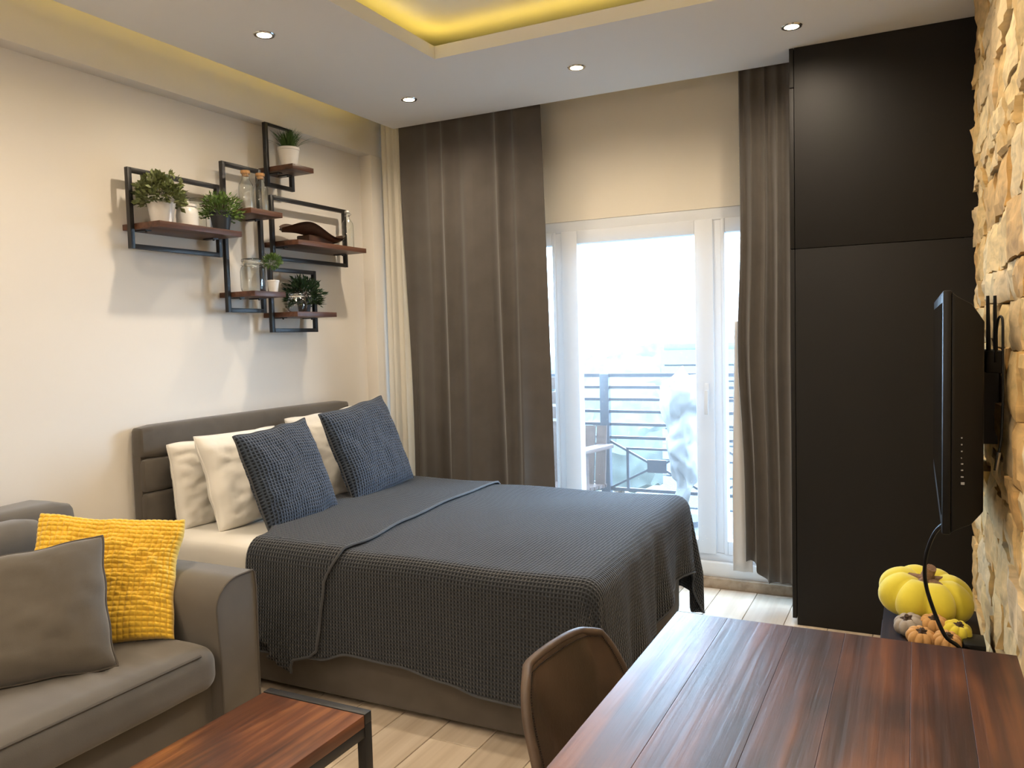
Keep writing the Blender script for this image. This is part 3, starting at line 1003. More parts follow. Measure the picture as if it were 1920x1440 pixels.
# pillows and cushions --------------------------------------------------------
def pillow_mesh(c, right, up, w, h, t, n=26, pinch=0.055, wr_=0.006, seed=0.0, bumps=0, bump_h=0.0, sag=0.0, fn=None, power=0.42):
    c, right, up = Vector(c), Vector(right).normalized(), Vector(up)
    nrm = right.cross(up).normalized()
    up = nrm.cross(right).normalized()
    mb = MB()
    idx = {}

    def pos(u, v, side):
        pu = 1 - pinch * (1 - v * v)
        pv = 1 - pinch * (1 - u * u)
        x, y = u * w / 2 * pu, v * h / 2 * pv
        e = max(0.0, (1 - u ** 4) * (1 - v ** 4))
        th = t / 2 * (e ** power) * (1 - 0.30 * (u * u + v * v) / 2)
        th *= 1 + 0.14 * noise.noise(Vector((u * 1.6, v * 1.6, seed + side)))
        th += e ** 0.4 * wr_ * (noise.noise(Vector((u * 5, v * 5, seed + 3))) + 0.6 * noise.noise(Vector((u * 11 + v * 4, v * 9, seed + 9))))
        if bumps:
            th += bump_h * abs(math.sin(PI * bumps * (u + 1) / 2) * math.sin(PI * bumps * (v + 1) / 2)) ** 0.4
        # corners turn and sag a little
        x += 0.02 * w * noise.noise(Vector((u, v * 2, seed + 5)))
        y += 0.03 * h * noise.noise(Vector((u * 2, v, seed + 6))) - sag * (u * u) * (1 if v > 0 else 0) * v
        p = c + right * x + up * y + nrm * (side * max(0.0, th))
        if fn:
            p = fn(p, u, v)
        return p

    for side in (1, -1):
        for i in range(n + 1):
            for j in range(n + 1):
                u, v = 2 * i / n - 1, 2 * j / n - 1
                if bumps == 0:
                    u, v = math.sin(u * PI / 2) * 0.5 + u * 0.5, math.sin(v * PI / 2) * 0.5 + v * 0.5
                rim = i in (0, n) or j in (0, n)
                if rim and side == -1:
                    idx[side, i, j] = idx[1, i, j]
                    continue
                mb.v.append(pos(u, v, side))
                k = len(mb.v) - 1
                mb.uv[k] = (u * w / 2, v * h / 2)
                idx[side, i, j] = k
        for i in range(n):
            for j in range(n):
                f = (idx[side, i, j], idx[side, i + 1, j], idx[side, i + 1, j + 1], idx[side, i, j + 1])
                mb.f.append(f if side == 1 else f[::-1])
    rim = [idx[1, i, 0] for i in range(n)] + [idx[1, n, j] for j in range(n)] + [idx[1, i, n] for i in range(n, 0, -1)] + [idx[1, 0, j] for j in range(n, 0, -1)]
    return mb, [mb.v[k].copy() for k in rim]


Yv = (0, 1, 0)
for c, r, u, w, h, t, sd, lab in (
        ((-2.955, 2.83, 0.768), (0.02, 1, 0.02), (-0.08, 0, 1), 0.66, 0.40, 0.125, 1.0, 'white bed pillow standing against the headboard, nearest the sofa and behind another'),
        ((-2.785, 2.90, 0.785), (0.05, 1, 0.0), (-0.32, 0, 0.95), 0.70, 0.44, 0.17, 2.0, 'plump white pillow leaning in front of the rear pillow nearest the sofa'),
        ((-2.955, 3.56, 0.80), (0.0, 1, 0.03), (-0.08, 0, 1), 0.62, 0.42, 0.125, 3.0, 'white bed pillow against the headboard on the window side'),
        ((-2.795, 3.56, 0.785), (0.0, 1, 0.03), (-0.30, 0, 0.95), 0.62, 0.43, 0.16, 4.0, 'white pillow leaning behind the slate cushion on the window side')):
    mb, rim = pillow_mesh(c, r, u, w, h, t, 40, 0.04, 0.017, sd)
    p = thing('pillow', lab, 'pillow', (c[0], c[1], c[2] - h / 2), 'white bed pillows')
    mb.build('case', M['linen'], p, angle=180)
    MB().tube(rim, 0.003, 5, closed=True).build('seam', M['linen'], p)

for c, r, u, w, h, t, sd, lab in (
        ((-2.55, 2.795, 0.800), (-0.02, 1, 0.07), (-0.34, 0.02, 0.94), 0.47, 0.47, 0.15, 11.0, 'slate waffle-weave cushion leaning on the white pillows nearest the sofa'),
        ((-2.57, 3.425, 0.838), (0.0, 1, 0.10), (-0.34, 0.0, 0.94), 0.53, 0.49, 0.15, 14.0, 'slate waffle-weave cushion on the window side of the bed')):
    mb, rim = pillow_mesh(c, r, u, w, h, t, 34, 0.045, 0.008, sd, power=0.5)
    p = thing('cushion', lab, 'cushion', (c[0], c[1], c[2] - h / 2), 'slate cushions on the bed')
    mb.build('cover', M['navy'], p, angle=180)
    MB().tube(rim, 0.004, 5, closed=True).build('seam', M['blanket_hem'], p)

# ------------------------------------------------------------------ sofa
sofa = thing('sofa', 'grey-brown velvet sofa with a rolled arm against the bed wall', 'sofa', (-2.55, 1.0, 0))
SA0, SA1 = 1.83, 2.0        # arm across y
SFX = -1.995                # front plane
MB().soft(-3.06, SFX - 0.045, -0.3, SA0 + 0.02, 0.05, 0.31, 0.02, 8).build('base', M['sofa'], sofa)
for (xx, yy) in ((-2.1, 1.9), (-2.98, 1.9), (-2.1, -0.2), (-2.98, -0.2)):
    MB().lathe([(0.02, 0.0), (0.028, 0.06)], (xx, yy, 0), 12).build('leg', M['black_plastic'], sofa)


def arm_prof():
    pts = [(SA1, 0.03), (SA1 + 0.003, 0.33), (SA1 + 0.004, 0.58), (SA1, 0.632), (SA1 - 0.008, 0.642)]
    for k in range(11):
        a = PI / 2 + (PI / 2) * k / 10
        pts.append((SA0 + 0.10 + 0.10 * math.cos(a), 0.552 + 0.088 * math.sin(a)))
    pts += [(SA0 + 0.003, 0.48), (SA0 + 0.008, 0.40), (SA0 + 0.01, 0.03)]
    return pts


def arm(sign, yshift, name):
    pr_ = [(y, z) for (y, z) in arm_prof()]
    if sign < 0:
        pr_ = [(yshift - y, z) for (y, z) in pr_]
    n = len(pr_)
    mb = MB()
    xs = [-3.06 + (SFX + 3.06) * k / 12 for k in range(13)]
    vs = []
    for xx in xs:
        for (y, z) in pr_:
            vs.append(Vector((xx, y, z)) + noise.noise_vector(Vector((xx, y, z)) * 5) * 0.003)
    fs = []
    for i in range(12):
        for k in range(n):
            l = (k + 1) % n
            fs.append((i * n + k, i * n + l, (i + 1) * n + l, (i + 1) * n + k))
    mb.add(vs, fs)
    mb.f.append(tuple(range(n)))
    mb.f.append(tuple(12 * n + k for k in range(n - 1, -1, -1)))
    a = mb.build(name, M['sofa'], sofa, bevel=0.0, angle=50)
    MB().tube([v + Vector((0.001, 0, 0)) for v in vs[12 * n:13 * n]], 0.0035, 6).build('piping', M['sofa_piping'], a)
    return a


arm(1, 0, 'arm')
arm(-1, 1.68, 'arm')
mbs = MB().soft(-2.80, SFX + 0.022, -0.16, SA0 - 0.002, 0.305, 0.455, 0.058, 64, bulge=0.012, wob=0.004, wf=6)
for v in mbs.v:   # soft crumple behind the front seam of the seat
    if v.z > 0.42:
        d = math.exp(-((v.x + 2.10) / 0.07) ** 2) * math.exp(-((v.y - 1.52) / 0.22) ** 2)
        v.z += 0.006 * d * math.sin(v.y * 70 + v.x * 30)
so = mbs.build('seat_cushion', M['sofa'], sofa, angle=180)
MB().tube([(SFX + 0.0105, y / 20, 0.4365) for y in range(-2, 36)], 0.0045, 6).build('piping', M['sofa_piping'], so)
MB().soft(-3.09, -2.86, -0.3, SA1 - 0.012, 0.05, 0.825, 0.055, 14, wob=0.006, wf=4).build('back', M['sofa'], sofa, angle=180)
for (ya, yb) in ((0.86, 1.81), (-0.13, 0.84)):
    MB().soft(-2.92, -2.74, ya, yb, 0.44, 0.80, 0.07, 14, wob=0.012, wf=4).build('back_cushion', M['sofa'], sofa, angle=180)


def quad_cushion(name, lab, BL, BR, TR, TL, t, mat, sd, n, piping=None, **kw):
    BL, BR, TR, TL = map(Vector, (BL, BR, TR, TL))
    c = (BL + BR + TR + TL) / 4
    right = (BR + TR) / 2 - (BL + TL) / 2
    up = (TR + TL) / 2 - (BR + BL) / 2
    tw = (TR - TL) - (BR - BL)
    mb, rim = pillow_mesh(c, right, up, right.length, up.length, t, n, seed=sd, fn=lambda p, u, v: p + tw * (u * v / 4), **kw)
    p = thing(name, lab, 'cushion', (c.x, c.y, min(BL.z, BR.z)), 'cushions on the sofa')
    mb.build('cover', M[mat], p, angle=180)
    if piping:
        MB().tube(rim, 0.0042, 6, closed=True).build('piping', M[piping], p)
    return p


quad_cushion('cushion', 'mustard yellow cushion with a raised grid of plush squares on the sofa',
             (-2.50, 1.47, 0.46), (-2.135, 1.785, 0.455), (-2.262, 1.955, 0.80), (-2.635, 1.685, 0.85), 0.13, 'yellow', 31.0, 208, pinch=0.06, wr_=0.012, bumps=26, bump_h=0.0095, power=0.5)
quad_cushion('cushion', 'grey velvet cushion with piped edges in front of the yellow one',
             (-2.37, 1.10, 0.46), (-2.125, 1.535, 0.462), (-2.262, 1.672, 0.812), (-2.53, 1.24, 0.79), 0.15, 'sofa', 37.0, 32, piping='sofa_piping', pinch=0.05, wr_=0.006, power=0.5)

# ------------------------------------------------------------------ coffee table
CX0, CX1, CY0, CY1, CZ = -1.645, -1.292, 0.62, 1.69, 0.42
cf = thing('coffee_table', 'low coffee table with a red-brown wooden top in a black steel frame', 'table', ((CX0 + CX1) / 2, 1.15, 0))
q = 0.028
tp = B(CX0 + 0.001, CX1 - 0.001, CY0 + q, CY1 - q - 0.001, CZ - 0.034, CZ - 0.0005).build('tabletop', M['coffee_wood'], cf, bevel=0.002)
for yy in (CY0, CY1 - q):
    B(CX0, CX1, yy, yy + q, CZ - q, CZ + 0.001).build('end_bar', M['metal_black'], cf, bevel=0.0015)
    for xx in (CX0, CX1 - q):
        B(xx, xx + q, yy, yy + q, 0.0, CZ - q).build('leg', M['metal_black'], cf, bevel=0.0015)
for xx in (CX0, CX1 - q):
    B(xx + 0.002, xx + q - 0.002, CY0 + q, CY1 - q, CZ - 0.034 - q, CZ - 0.034).build('side_bar', M['metal_black'], cf, bevel=0.0015)

# ------------------------------------------------------------------ dining table
TX0, TX1, TY0, TY1, TZ = -0.490, 0.176, 0.42, 1.792, 0.76
dt = thing('dining_table', 'dark stained heavy wooden table with worn glossy boards beside the stone wall', 'table', (-0.15, 1.1, 0))
widths = [0.115, 0.140, 0.104, 0.124, 0.090, 0.093]
xx = TX0
for k, wv in enumerate(widths):
    o = B(xx, xx + wv - 0.0002, TY0, TY1, TZ - 0.045, TZ).build('board', M['table_wood'], dt, bevel=0.0005, segs=1)
    xx += wv
for yy in (TY0 + 0.12, TY1 - 0.18):
    for xq in (TX0 + 0.10, TX1 - 0.16):
        B(xq, xq + 0.06, yy, yy + 0.06, 0, TZ - 0.045).build('leg', M['metal_black'], dt, bevel=0.002)
    B(TX0 + 0.10, TX1 - 0.10, yy + 0.005, yy + 0.055, TZ - 0.085, TZ - 0.045).build('crossbar', M['metal_black'], dt)

# ------------------------------------------------------------------ leather chair
CHX, CHY, CHYAW = -0.5776, 1.5566, -0.133
ch = thing('dining_chair', 'brown leather shell chair with stitched edges pushed up to the table', 'chair', (CHX + 0.2, CHY, 0))
CR = Matrix.Rotation(CHYAW, 3, 'Z')


def chp(x, y, z):
    return CR @ Vector((x, y, 0)) + Vector((CHX, CHY, z))


def shell(s, t, off=0.0):
    """s across (-1 near the camera .. 1), t up the back (0 seat .. 1 top)"""
    half = 0.2155 * (1 - 0.15 * max(0.0, t - 0.25) / 0.75)
    k = max(0.0, (t - 0.55) / 0.45)
    half *= math.sqrt(max(0.0, 1 - 0.2754 * k ** 2.7))
    y = s * half
    z = 0.44 + 0.292 * t - 0.0226 * abs(s) ** 2.5 * max(0.0, t - 0.5) * 2
    x = -0.099 * t - 0.05 * (1 - 0.5 * t) * min(1.0, (1 - abs(s)) / (1 - 0.30 - 0.42 * t)) + off
    return chp(x, y, z)


bk = MB()
n_s, n_t = 30, 24
bk.grid(lambda u, w: shell(2 * u - 1, w, 0.0095), n_s, n_t)
bk.grid(lambda u, w: shell(1 - 2 * u, w, -0.0105), n_s, n_t)
bko = bk.build('backrest', M['leather'], ch, angle=60)
rim = [shell(-1, w / 20) for w in range(21)] + [shell(-1 + 2 * u / 24, 1) for u in range(1, 24)] + [shell(1, 1 - w / 20) for w in range(21)]
MB().tube(rim, 0.0105, 10).build('rim', M['leather_edge'], bko)
random.seed(3)
st = MB()
L = [shell(-0.93 + 0, w / 60, 0.0115) for w in range(0, 59)] + [shell(-0.93 + 1.86 * u / 60, 0.965, 0.0115) for u in range(61)] + [shell(0.93, 1 - w / 60, 0.0115) for w in range(2, 60)]
for a, b in zip(L[:-1:1], L[1::1]):
    st.bar(a, a + (b - a) * 0.6 if (b - a).length > 0.001 else a + Vector((0, 0, 0.002)), 0.002, 0.002, (1, 0, 0.1))
st.build('stitching', M['stitch'], bko)
seat = MB().soft(-0.03, 0.40, -0.215, 0.215, 0.40, 0.47, 0.032, 12, bulge=0.01)
seat.v = [chp(v.x, v.y, v.z) for v in seat.v]
seat.build('seat', M['leather'], ch, angle=180)
for (sx, sy) in ((0, -1), (0, 1), (1, -1), (1, 1)):
    xa, ya = (0.06 if sx == 0 else 0.30), sy * 0.13
    xb, yb = (-0.04 if sx == 0 else 0.37), sy * 0.20
    MB().tube([chp(xa, ya, 0.41), chp(xb, yb, 0.0)], 0.011, 10).build('leg', M['metal_black'], ch)

# ------------------------------------------------------------------ wall shelves
XF = -3.05          # plane of the steel frames
XP = -2.885         # front edge of the planks


def shelf(lab, y0, y1, z0, z1, planks):
    t = thing('wall_shelf', lab, 'shelf', (XF, (y0 + y1) / 2, z0), 'black frame wall shelves')
    w = 0.021
    B(XF - w / 2, XF + w / 2, y0, y0 + w, z0, z1).build('post', M['metal_black'], t, bevel=0.001)
    B(XF - w / 2, XF + w / 2, y1 - w, y1, z0, z1).build('post', M['metal_black'], t, bevel=0.001)
    B(XF - w / 2, XF + w / 2, y0 + w, y1 - w, z1 - w, z1).build('rail', M['metal_black'], t, bevel=0.001)
    B(XF - w / 2, XF + w / 2, y0 + w, y1 - w, z0, z0 + w).build('rail', M['metal_black'], t, bevel=0.001)
    for (pa, pb, pz) in planks:
        p = B(-0.1175, 0.1175, pa, pb, pz - 0.026, pz)
        for v in p.v:
            v.x += (XP - 3.12) / 2
        pl = p.build('plank', M['shelf_wood'], t, bevel=0.0015)
        for yy in (pa + 0.03, pb - 0.06):
            B(XF - 0.03, XF + 0.04, yy, yy + 0.03, pz - 0.031, pz - 0.026).build('bracket', M['metal_black'], pl)
            MB().lathe([(0.006, 0), (0.004, -0.006)], (XF + 0.025, yy + 0.015, pz - 0.031), 8).build('screw', M['metal_black'], pl)
    return t


shelf('wide wall shelf holding a leafy plant in a white pot, nearest the sofa', 2.42, 2.937, 1.828, 2.178, [(2.443, 2.914, 1.938)])
shelf('tall narrow wall shelf with two planks and cork-stoppered bottles', 2.957, 3.222, 1.560, 2.300, [(2.98, 3.199, 2.062), (2.98, 3.199, 1.660)])
shelf('topmost small wall shelf holding the spiky grass plant', 3.266, 3.476, 2.224, 2.566, [(3.289, 3.453, 2.328)])
shelf('wide wall shelf holding a carved wooden bowl', 3.286, 3.916, 1.842, 2.182, [(3.309, 3.893, 1.940)])
shelf('lowest small wall shelf holding a dark leafy plant', 3.257, 3.622, 1.458, 1.802, [(3.28, 3.599, 1.563)])


# ------------------------------------------------------------------ things on the shelves
def pot(mb, c, rb, rt, h, lip=0.004):
    return mb.lathe([(rb, 0.0), (rb + (rt - rb) * 0.5, h * 0.5), (rt - 0.001, h * 0.86), (rt + lip * 0.4, h * 0.88), (rt + lip * 0.4, h), (rt - 0.005, h), (rt - 0.008, h * 0.86)], c, 28)


def leaf(mb, p, d, ln, wd, fold=0.25):
    d = d.normalized()
    s = d.cross(Vector((0, 0, 1)))
    if s.length < 0.05:
        s = Vector((1, 0, 0))
    s = (Matrix.Rotation(random.uniform(-1.2, 1.2), 3, d) @ s).normalized()
    n = s.cross(d)
    a, b = p, p + d * ln
    m = p + d * ln * 0.5
    mb.add([a, m + s * wd + n * wd * fold, b, m - s * wd + n * wd * fold, m], [(0, 1, 4), (1, 2, 4), (2, 3, 4), (3, 0, 4)])


def bushy(lab, c, rb, rt, h, potmat, leafmat, R3, n, ln, wd, lift=0.0, twigs=14, droop=0.15, potname='pot', seed=1):
    random.seed(seed)
    t = thing('potted_plant', lab, 'plant', c)
    pot(MB(), c, rb, rt, h).build(potname, M[potmat], t)
    MB().lathe([(0.0, h * 0.88), (rt - 0.007, h * 0.88)], c, 16, cap=False).build('soil', M['soil'], t)
    o = Vector((c[0], c[1], c[2] + h * 0.9 + lift))
    tw = MB()
    for k in range(twigs):
        a, e = random.uniform(0, 2 * PI), random.uniform(0.25, 1.3)
        q_ = o + Vector((math.cos(a) * math.cos(e) * R3[0], math.sin(a) * math.cos(e) * R3[1], math.sin(e) * R3[2])) * 0.85
        tw.tube([o, (o + q_) / 2 + Vector((0, 0, 0.008)), q_], 0.0012, 4)
    tw.build('twigs', M['twig'], t)
    fo = MB()
    for k in range(n):
        a = random.uniform(0, 2 * PI)
        e = math.asin(random.uniform(-droop, 1.0))
        r = random.uniform(0.45, 1.0) ** 0.7 * (0.86 + 0.22 * noise.noise(Vector((math.cos(a) * 2, math.sin(a) * 2, e * 2 + seed))))
        d = Vector((math.cos(a) * math.cos(e), math.sin(a) * math.cos(e), math.sin(e)))
        p = o + Vector((d.x * R3[0], d.y * R3[1], d.z * R3[2])) * r
        dd = d + Vector((random.uniform(-1, 1), random.uniform(-1, 1), random.uniform(-0.5, 0.9))) * 0.7
        leaf(fo, p, dd, ln * random.uniform(0.7, 1.3), wd * random.uniform(0.8, 1.2))
    f = fo.build('foliage', M[leafmat], t, angle=180)
    return t


bushy('round-leaved green plant in a white pot on the wide shelf', (-2.985, 2.54, 1.938), 0.045, 0.063, 0.118, 'pot_white', 'leaf_a', (0.108, 0.122, 0.125), 760, 0.028, 0.0095, twigs=18, droop=0.25, seed=11)
bushy('feathery green plant in a charcoal pot at the shelf end', (-2.945, 2.845, 1.938), 0.036, 0.052, 0.092, 'pot_dark', 'leaf_b', (0.10, 0.112, 0.105), 900, 0.022, 0.0042, twigs=26, droop=0.30, seed=12)
bushy('dark leafy plant in a charcoal pot on the lowest shelf', (-3.02, 3.49, 1.563), 0.030, 0.042, 0.085, 'pot_dark', 'leaf_d', (0.10, 0.12, 0.135), 620, 0.034, 0.0068, twigs=20, droop=0.35, seed=13)

# spiky grass
random.seed(14)
gc = Vector((-2.985, 3.375, 2.328))
gp = thing('potted_plant', 'spiky artificial grass in a white pot on the topmost shelf', 'plant', gc)
pot(MB(), gc, 0.042, 0.057, 0.105).build('pot', M['pot_white'], gp)
MB().lathe([(0.0, 0.092), (0.05, 0.092)], gc, 16, cap=False).build('soil', M['soil'], gp)
gb = MB()
for k in range(230):
    a = random.uniform(0, 2 * PI)
    r0 = random.uniform(0, 0.04)
    b0 = gc + Vector((math.cos(a) * r0, math.sin(a) * r0, 0.092))
    ln = random.uniform(0.075, 0.127)
    lean = random.uniform(0.1, 1.15) * (0.5 + r0 / 0.04 * 0.7)
    w = random.uniform(0.0024, 0.004)
    s = Vector((-math.sin(a), math.cos(a), 0))
    pts = []
    for q_ in range(5):
        t_ = q_ / 4
        pts.append(b0 + Vector((math.cos(a), math.sin(a), 0)) * (lean * ln * t_ ** 1.6) + Vector((0, 0, 1)) * (ln * t_ * (1 - 0.35 * lean * t_)))
    vs = []
    for q_, p in enumerate(pts):
        ww = w * (1 - (q_ / 4) ** 2 * 0.95)
        vs += [p - s * ww, p + s * ww]
    gb.add(vs, [(2 * i, 2 * i + 1, 2 * i + 3, 2 * i + 2) for i in range(4)])
gb.build('blades', M['leaf_c'], gp, angle=180)

# little ball topiary
random.seed(15)
tc_ = Vector((-2.94, 3.168, 1.660))
tpn = thing('topiary', 'small ball topiary on a thin stem in a white pot', 'plant', tc_)
pot(MB(), tc_, 0.022, 0.031, 0.062, 0.002).build('pot', M['pot_white'], tpn)
MB().lathe([(0.0, 0.055), (0.025, 0.055)], tc_, 12, cap=False).build('soil', M['soil'], tpn)
MB().tube([tc_ + Vector((0, 0, 0.05)), tc_ + Vector((0, 0, 0.13))], 0.002, 6).build('stem', M['twig'], tpn)
tf = MB()
bc = tc_ + Vector((0, 0, 0.158))
for k in range(420):
    d = Vector((random.gauss(0, 1), random.gauss(0, 1), random.gauss(0, 1))).normalized()
    leaf(tf, bc + Vector((d.x * 0.042, d.y * 0.042, d.z * 0.032)) * random.uniform(0.5, 1), d + Vector((0, 0, 0.3)), 0.019, 0.0036)
tf.build('foliage', M['leaf_b'], tpn, angle=180)


def bottle(lab, c, r, h, neck, cat='bottle', cork=True):
    t = thing('glass_bottle', lab, cat, c, 'clear glass bottles on the wall shelves')
    pr_ = [(0.0, 0.002), (r * 0.9, 0.0), (r, 0.006), (r, h * 0.62), (r * 0.93, h * 0.70), (neck * 1.15, h * 0.83), (neck, h * 0.88), (neck, h * 0.97), (neck * 1.12, h * 0.98), (neck * 1.12, h)]
    MB().lathe(pr_, c, 28, cap=False).build('body', M['glass'], t, angle=60)
    if cork:
        MB().lathe([(neck * 0.9, h * 0.93), (neck * 1.02, h), (neck * 1.28, h * 1.004), (neck * 1.34, h * 1.075), (neck * 1.25, h * 1.085)], c, 18).build('cork', M['cork'], t)
    else:
        c = Vector(c)
        MB().lathe([(neck * 0.8, h * 0.99), (neck * 1.1, h * 1.005), (neck * 1.05, h * 1.05), (neck * 0.3, h * 1.065)], c, 16).build('stopper', M['pot_white'], t)
        for sg in (-1, 1):
            yy = sg * neck * 1.2
            MB().tube([c + Vector((0, yy, h * 0.90)), c + Vector((neck * 1.0, yy * 1.3, h * 0.96)), c + Vector((0, yy * 1.15, h * 1.03)), c + Vector((0, 0, h * 1.062))], 0.0013, 6).build('wire', M['chrome'], t)
        MB().lathe([(neck * 1.06, h * 0.90), (neck * 1.1, h * 0.915)], c, 16, cap=False).build('collar', M['chrome'], t)
    return t


bottle('cork-stoppered glass bottle on the tall shelf, farther from the window', (-2.965, 3.035, 2.062), 0.036, 0.178, 0.0175)
bottle('cork-stoppered glass bottle on the tall shelf, closer to the window', (-2.955, 3.125, 2.062), 0.036, 0.178, 0.0175)
bottle('swing-top glass bottle standing at the end of the bowl shelf', (-2.955, 3.815, 1.940), 0.034, 0.205, 0.013, cork=False)

wj = thing('ceramic_jar', 'round white ceramic jar beside the white potted plant', 'jar', (-3.0, 2.695, 1.938))
MB().lathe([(0.040, 0.0), (0.048, 0.006), (0.050, 0.06), (0.046, 0.085), (0.038, 0.094), (0.038, 0.10)], (-3.0, 2.695, 1.938), 28).build('body', M['pot_white'], wj)
MB().lathe([(0.043, 0.099), (0.043, 0.109), (0.02, 0.114), (0.008, 0.116), (0.010, 0.126), (0.0, 0.128)], (-3.0, 2.695, 1.938), 24).build('lid', M['pot_white'], wj)
gj = thing('glass_jar', 'tall clear glass jar behind the feathery plant', 'jar', (-3.03, 2.785, 1.938))
MB().lathe([(0.0, 0.002), (0.034, 0.0), (0.038, 0.006), (0.038, 0.105), (0.030, 0.122), (0.030, 0.135)], (-3.03, 2.785, 1.938), 26, cap=False).build('body', M['glass'], gj, angle=60)
MB().lathe([(0.034, 0.134), (0.034, 0.152), (0.010, 0.156), (0.0, 0.156)], (-3.03, 2.785, 1.938), 22).build('lid', M['glass'], gj, angle=60)


def clip_jar(lab, c, prof, rn, h):
    c = Vector(c)
    t = thing('clip_jar', lab, 'jar', c, 'clip-top jars')
    MB().lathe([(0.0, 0.003)] + prof, c, 32, cap=False).build('body', M['glass'], t, angle=60)
    MB().lathe([(rn * 1.10, h), (rn * 1.16, h + 0.006), (rn * 1.16, h + 0.016), (rn * 1.02, h + 0.020), (0.0, h + 0.018)], c, 30, cap=False).build('lid', M['glass'], t, angle=60)
    MB().lathe([(rn * 1.06, h - 0.003), (rn * 1.13, h - 0.001), (rn * 1.06, h + 0.001)], c, 26, cap=False).build('seal', M['linen'], t)
    w = MB()
    for zz in (h - 0.012, h + 0.010):
        w.tube([c + Vector((math.cos(a_) * rn * 1.2, math.sin(a_) * rn * 1.2, zz)) for a_ in [2 * PI * k / 24 for k in range(24)]], 0.0014, 5, closed=True)
    w.build('wire_band', M['chrome'], t)
    for sg in (-1, 1):
        MB().tube([c + Vector((0.008, sg * rn * 1.2, h + 0.012)), c + Vector((0.012, sg * rn * 1.5, h + 0.006)), c + Vector((0.010, sg * rn * 1.5, h - 0.022)), c + Vector((0, sg * rn * 1.2, h - 0.014))], 0.0016, 6).build('clip', M['chrome'], t)
    return t


clip_jar('large clip-top glass jar on the lower plank of the tall shelf', (-2.965, 3.055, 1.660), [(0.052, 0.0), (0.059, 0.010), (0.061, 0.03), (0.061, 0.100), (0.056, 0.120), (0.046, 0.130), (0.046, 0.144)], 0.046, 0.144)
clip_jar('small round clip-top jar on the lowest shelf', (-2.945, 3.345, 1.563), [(0.036, 0.0), (0.048, 0.012), (0.054, 0.032), (0.050, 0.055), (0.038, 0.070), (0.036, 0.084)], 0.036, 0.084)

# carved wooden bowl on two feet
bwl = thing('wooden_bowl', 'carved dark wooden bowl with an upswept wavy rim', 'bowl', (-2.99, 3.55, 1.94))


def bowl(u, w, top):
    s, t_ = 2 * u - 1, 2 * w - 1
    y = 3.552 + s * 0.255
    wdt = 0.075 * math.sqrt(max(0.0, 1 - abs(s) ** 3.0))
    x = -2.985 + t_ * max(wdt, 0.004)
    rim = 0.034 + 0.032 * math.cos((s + 0.45) * PI / 0.95)
    z = 1.94 + 0.034 + rim * (0.55 + 0.45 * abs(t_)) - (0.022 * (1 - t_ * t_) * (1 - s * s)) + (0.007 if top else -0.006)
    return (x, y, z)


bm_ = MB()
bm_.grid(lambda u, w: bowl(u, w, True), 36, 10)
bm_.grid(lambda u, w: bowl(1 - u, w, False), 36, 10)
bm_.build('dish', M['tray_wood'], bwl, angle=60)
MB().soft(-3.03, -2.94, 3.46, 3.66, 1.9405, 1.985, 0.008, 5).build('foot', M['tray_wood'], bwl)

# ------------------------------------------------------------------ television
TVY0, TVY1, TVX, TVT = 2.30, 3.40, 0.060, 0.092
tv = thing('television', 'black flat television on the stone wall seen edge-on', 'television', (0.11, 2.85, 0.87))
bz = MB()
xa, xb, za, zb = TVX, TVX + 0.020, 0.868, 1.487
mbx = MB().box(xa, xb, TVY0, TVY1, za, zb)
mbx.build('front_bezel', M['black_plastic'], tv, bevel=0.004)
mbx = MB()
vs = []
for (xx, my, mz) in ((xb, 0.003, 0.003), (xb + 0.012, 0.005, 0.012), (xb + 0.045, 0.008, 0.028), (TVX + TVT, 0.014, 0.062)):
    vs += [(xx, TVY0 + my, za + mz), (xx, TVY1 - my, za + mz), (xx, TVY1 - my, zb - mz * 1.3), (xx, TVY0 + my, zb - mz * 1.3)]
fs = [(0, 1, 2, 3), (15, 14, 13, 12)]
for i_ in range(3):
    for k in range(4):
        l = (k + 1) % 4
        fs.append((i_ * 4 + k, (i_ + 1) * 4 + k, (i_ + 1) * 4 + l, i_ * 4 + l))
mbx.add(vs, fs)
mbx.build('rear_housing', M['black_plastic'], tv, bevel=0.004)
B(TVX - 0.0015, TVX + 0.001, TVY0 + 0.03, TVY1 - 0.03, za + 0.045, zb - 0.03).build('screen', M['screen'], tv, smooth=False)
for k, (zz, ww) in enumerate(((1.115, 0.003), (1.098, 0.003), (1.081, 0.003), (1.064, 0.002), (1.049, 0.005), (1.033, 0.005), (1.016, 0.006), (0.998, 0.008))):
    MB().box(xb + 0.022, xb + 0.022 + ww, TVY0 + 0.0035, TVY0 + 0.0065, zz, zz + (0.006 if k == 7 else 0.003)).build('button', M['mark'], tv)
B(TVX + 0.08, 0.215, 2.72, 2.98, 1.05, 1.30).build('wall_mount', M['metal_black'], tv)

ro = thing('router', 'black router with two upright antennas tucked behind the television', 'router', (0.185, 2.55, 1.33))
B(0.165, 0.205, 2.46, 2.62, 1.27, 1.33).build('body', M['black_plastic'], ro, bevel=0.005)
for xx, yy in ((0.170, 2.49), (0.187, 2.50)):
    MB().tube([(xx + 0.003, yy, 1.32), (xx, yy - 0.004, 1.475)], [0.006, 0.004], 8).build('antenna', M['black_plastic'], ro)

cb = thing('cable', 'black cable looping over behind the television with a dangling metal plug', 'cable', (0.19, 2.42, 1.2))
pts = [(0.187, 2.46, 1.30), (0.187, 2.44, 1.38), (0.190, 2.415, 1.415), (0.196, 2.39, 1.41), (0.197, 2.385, 1.34), (0.198, 2.385, 1.22), (0.196, 2.385, 1.12), (0.190, 2.385, 1.072)]


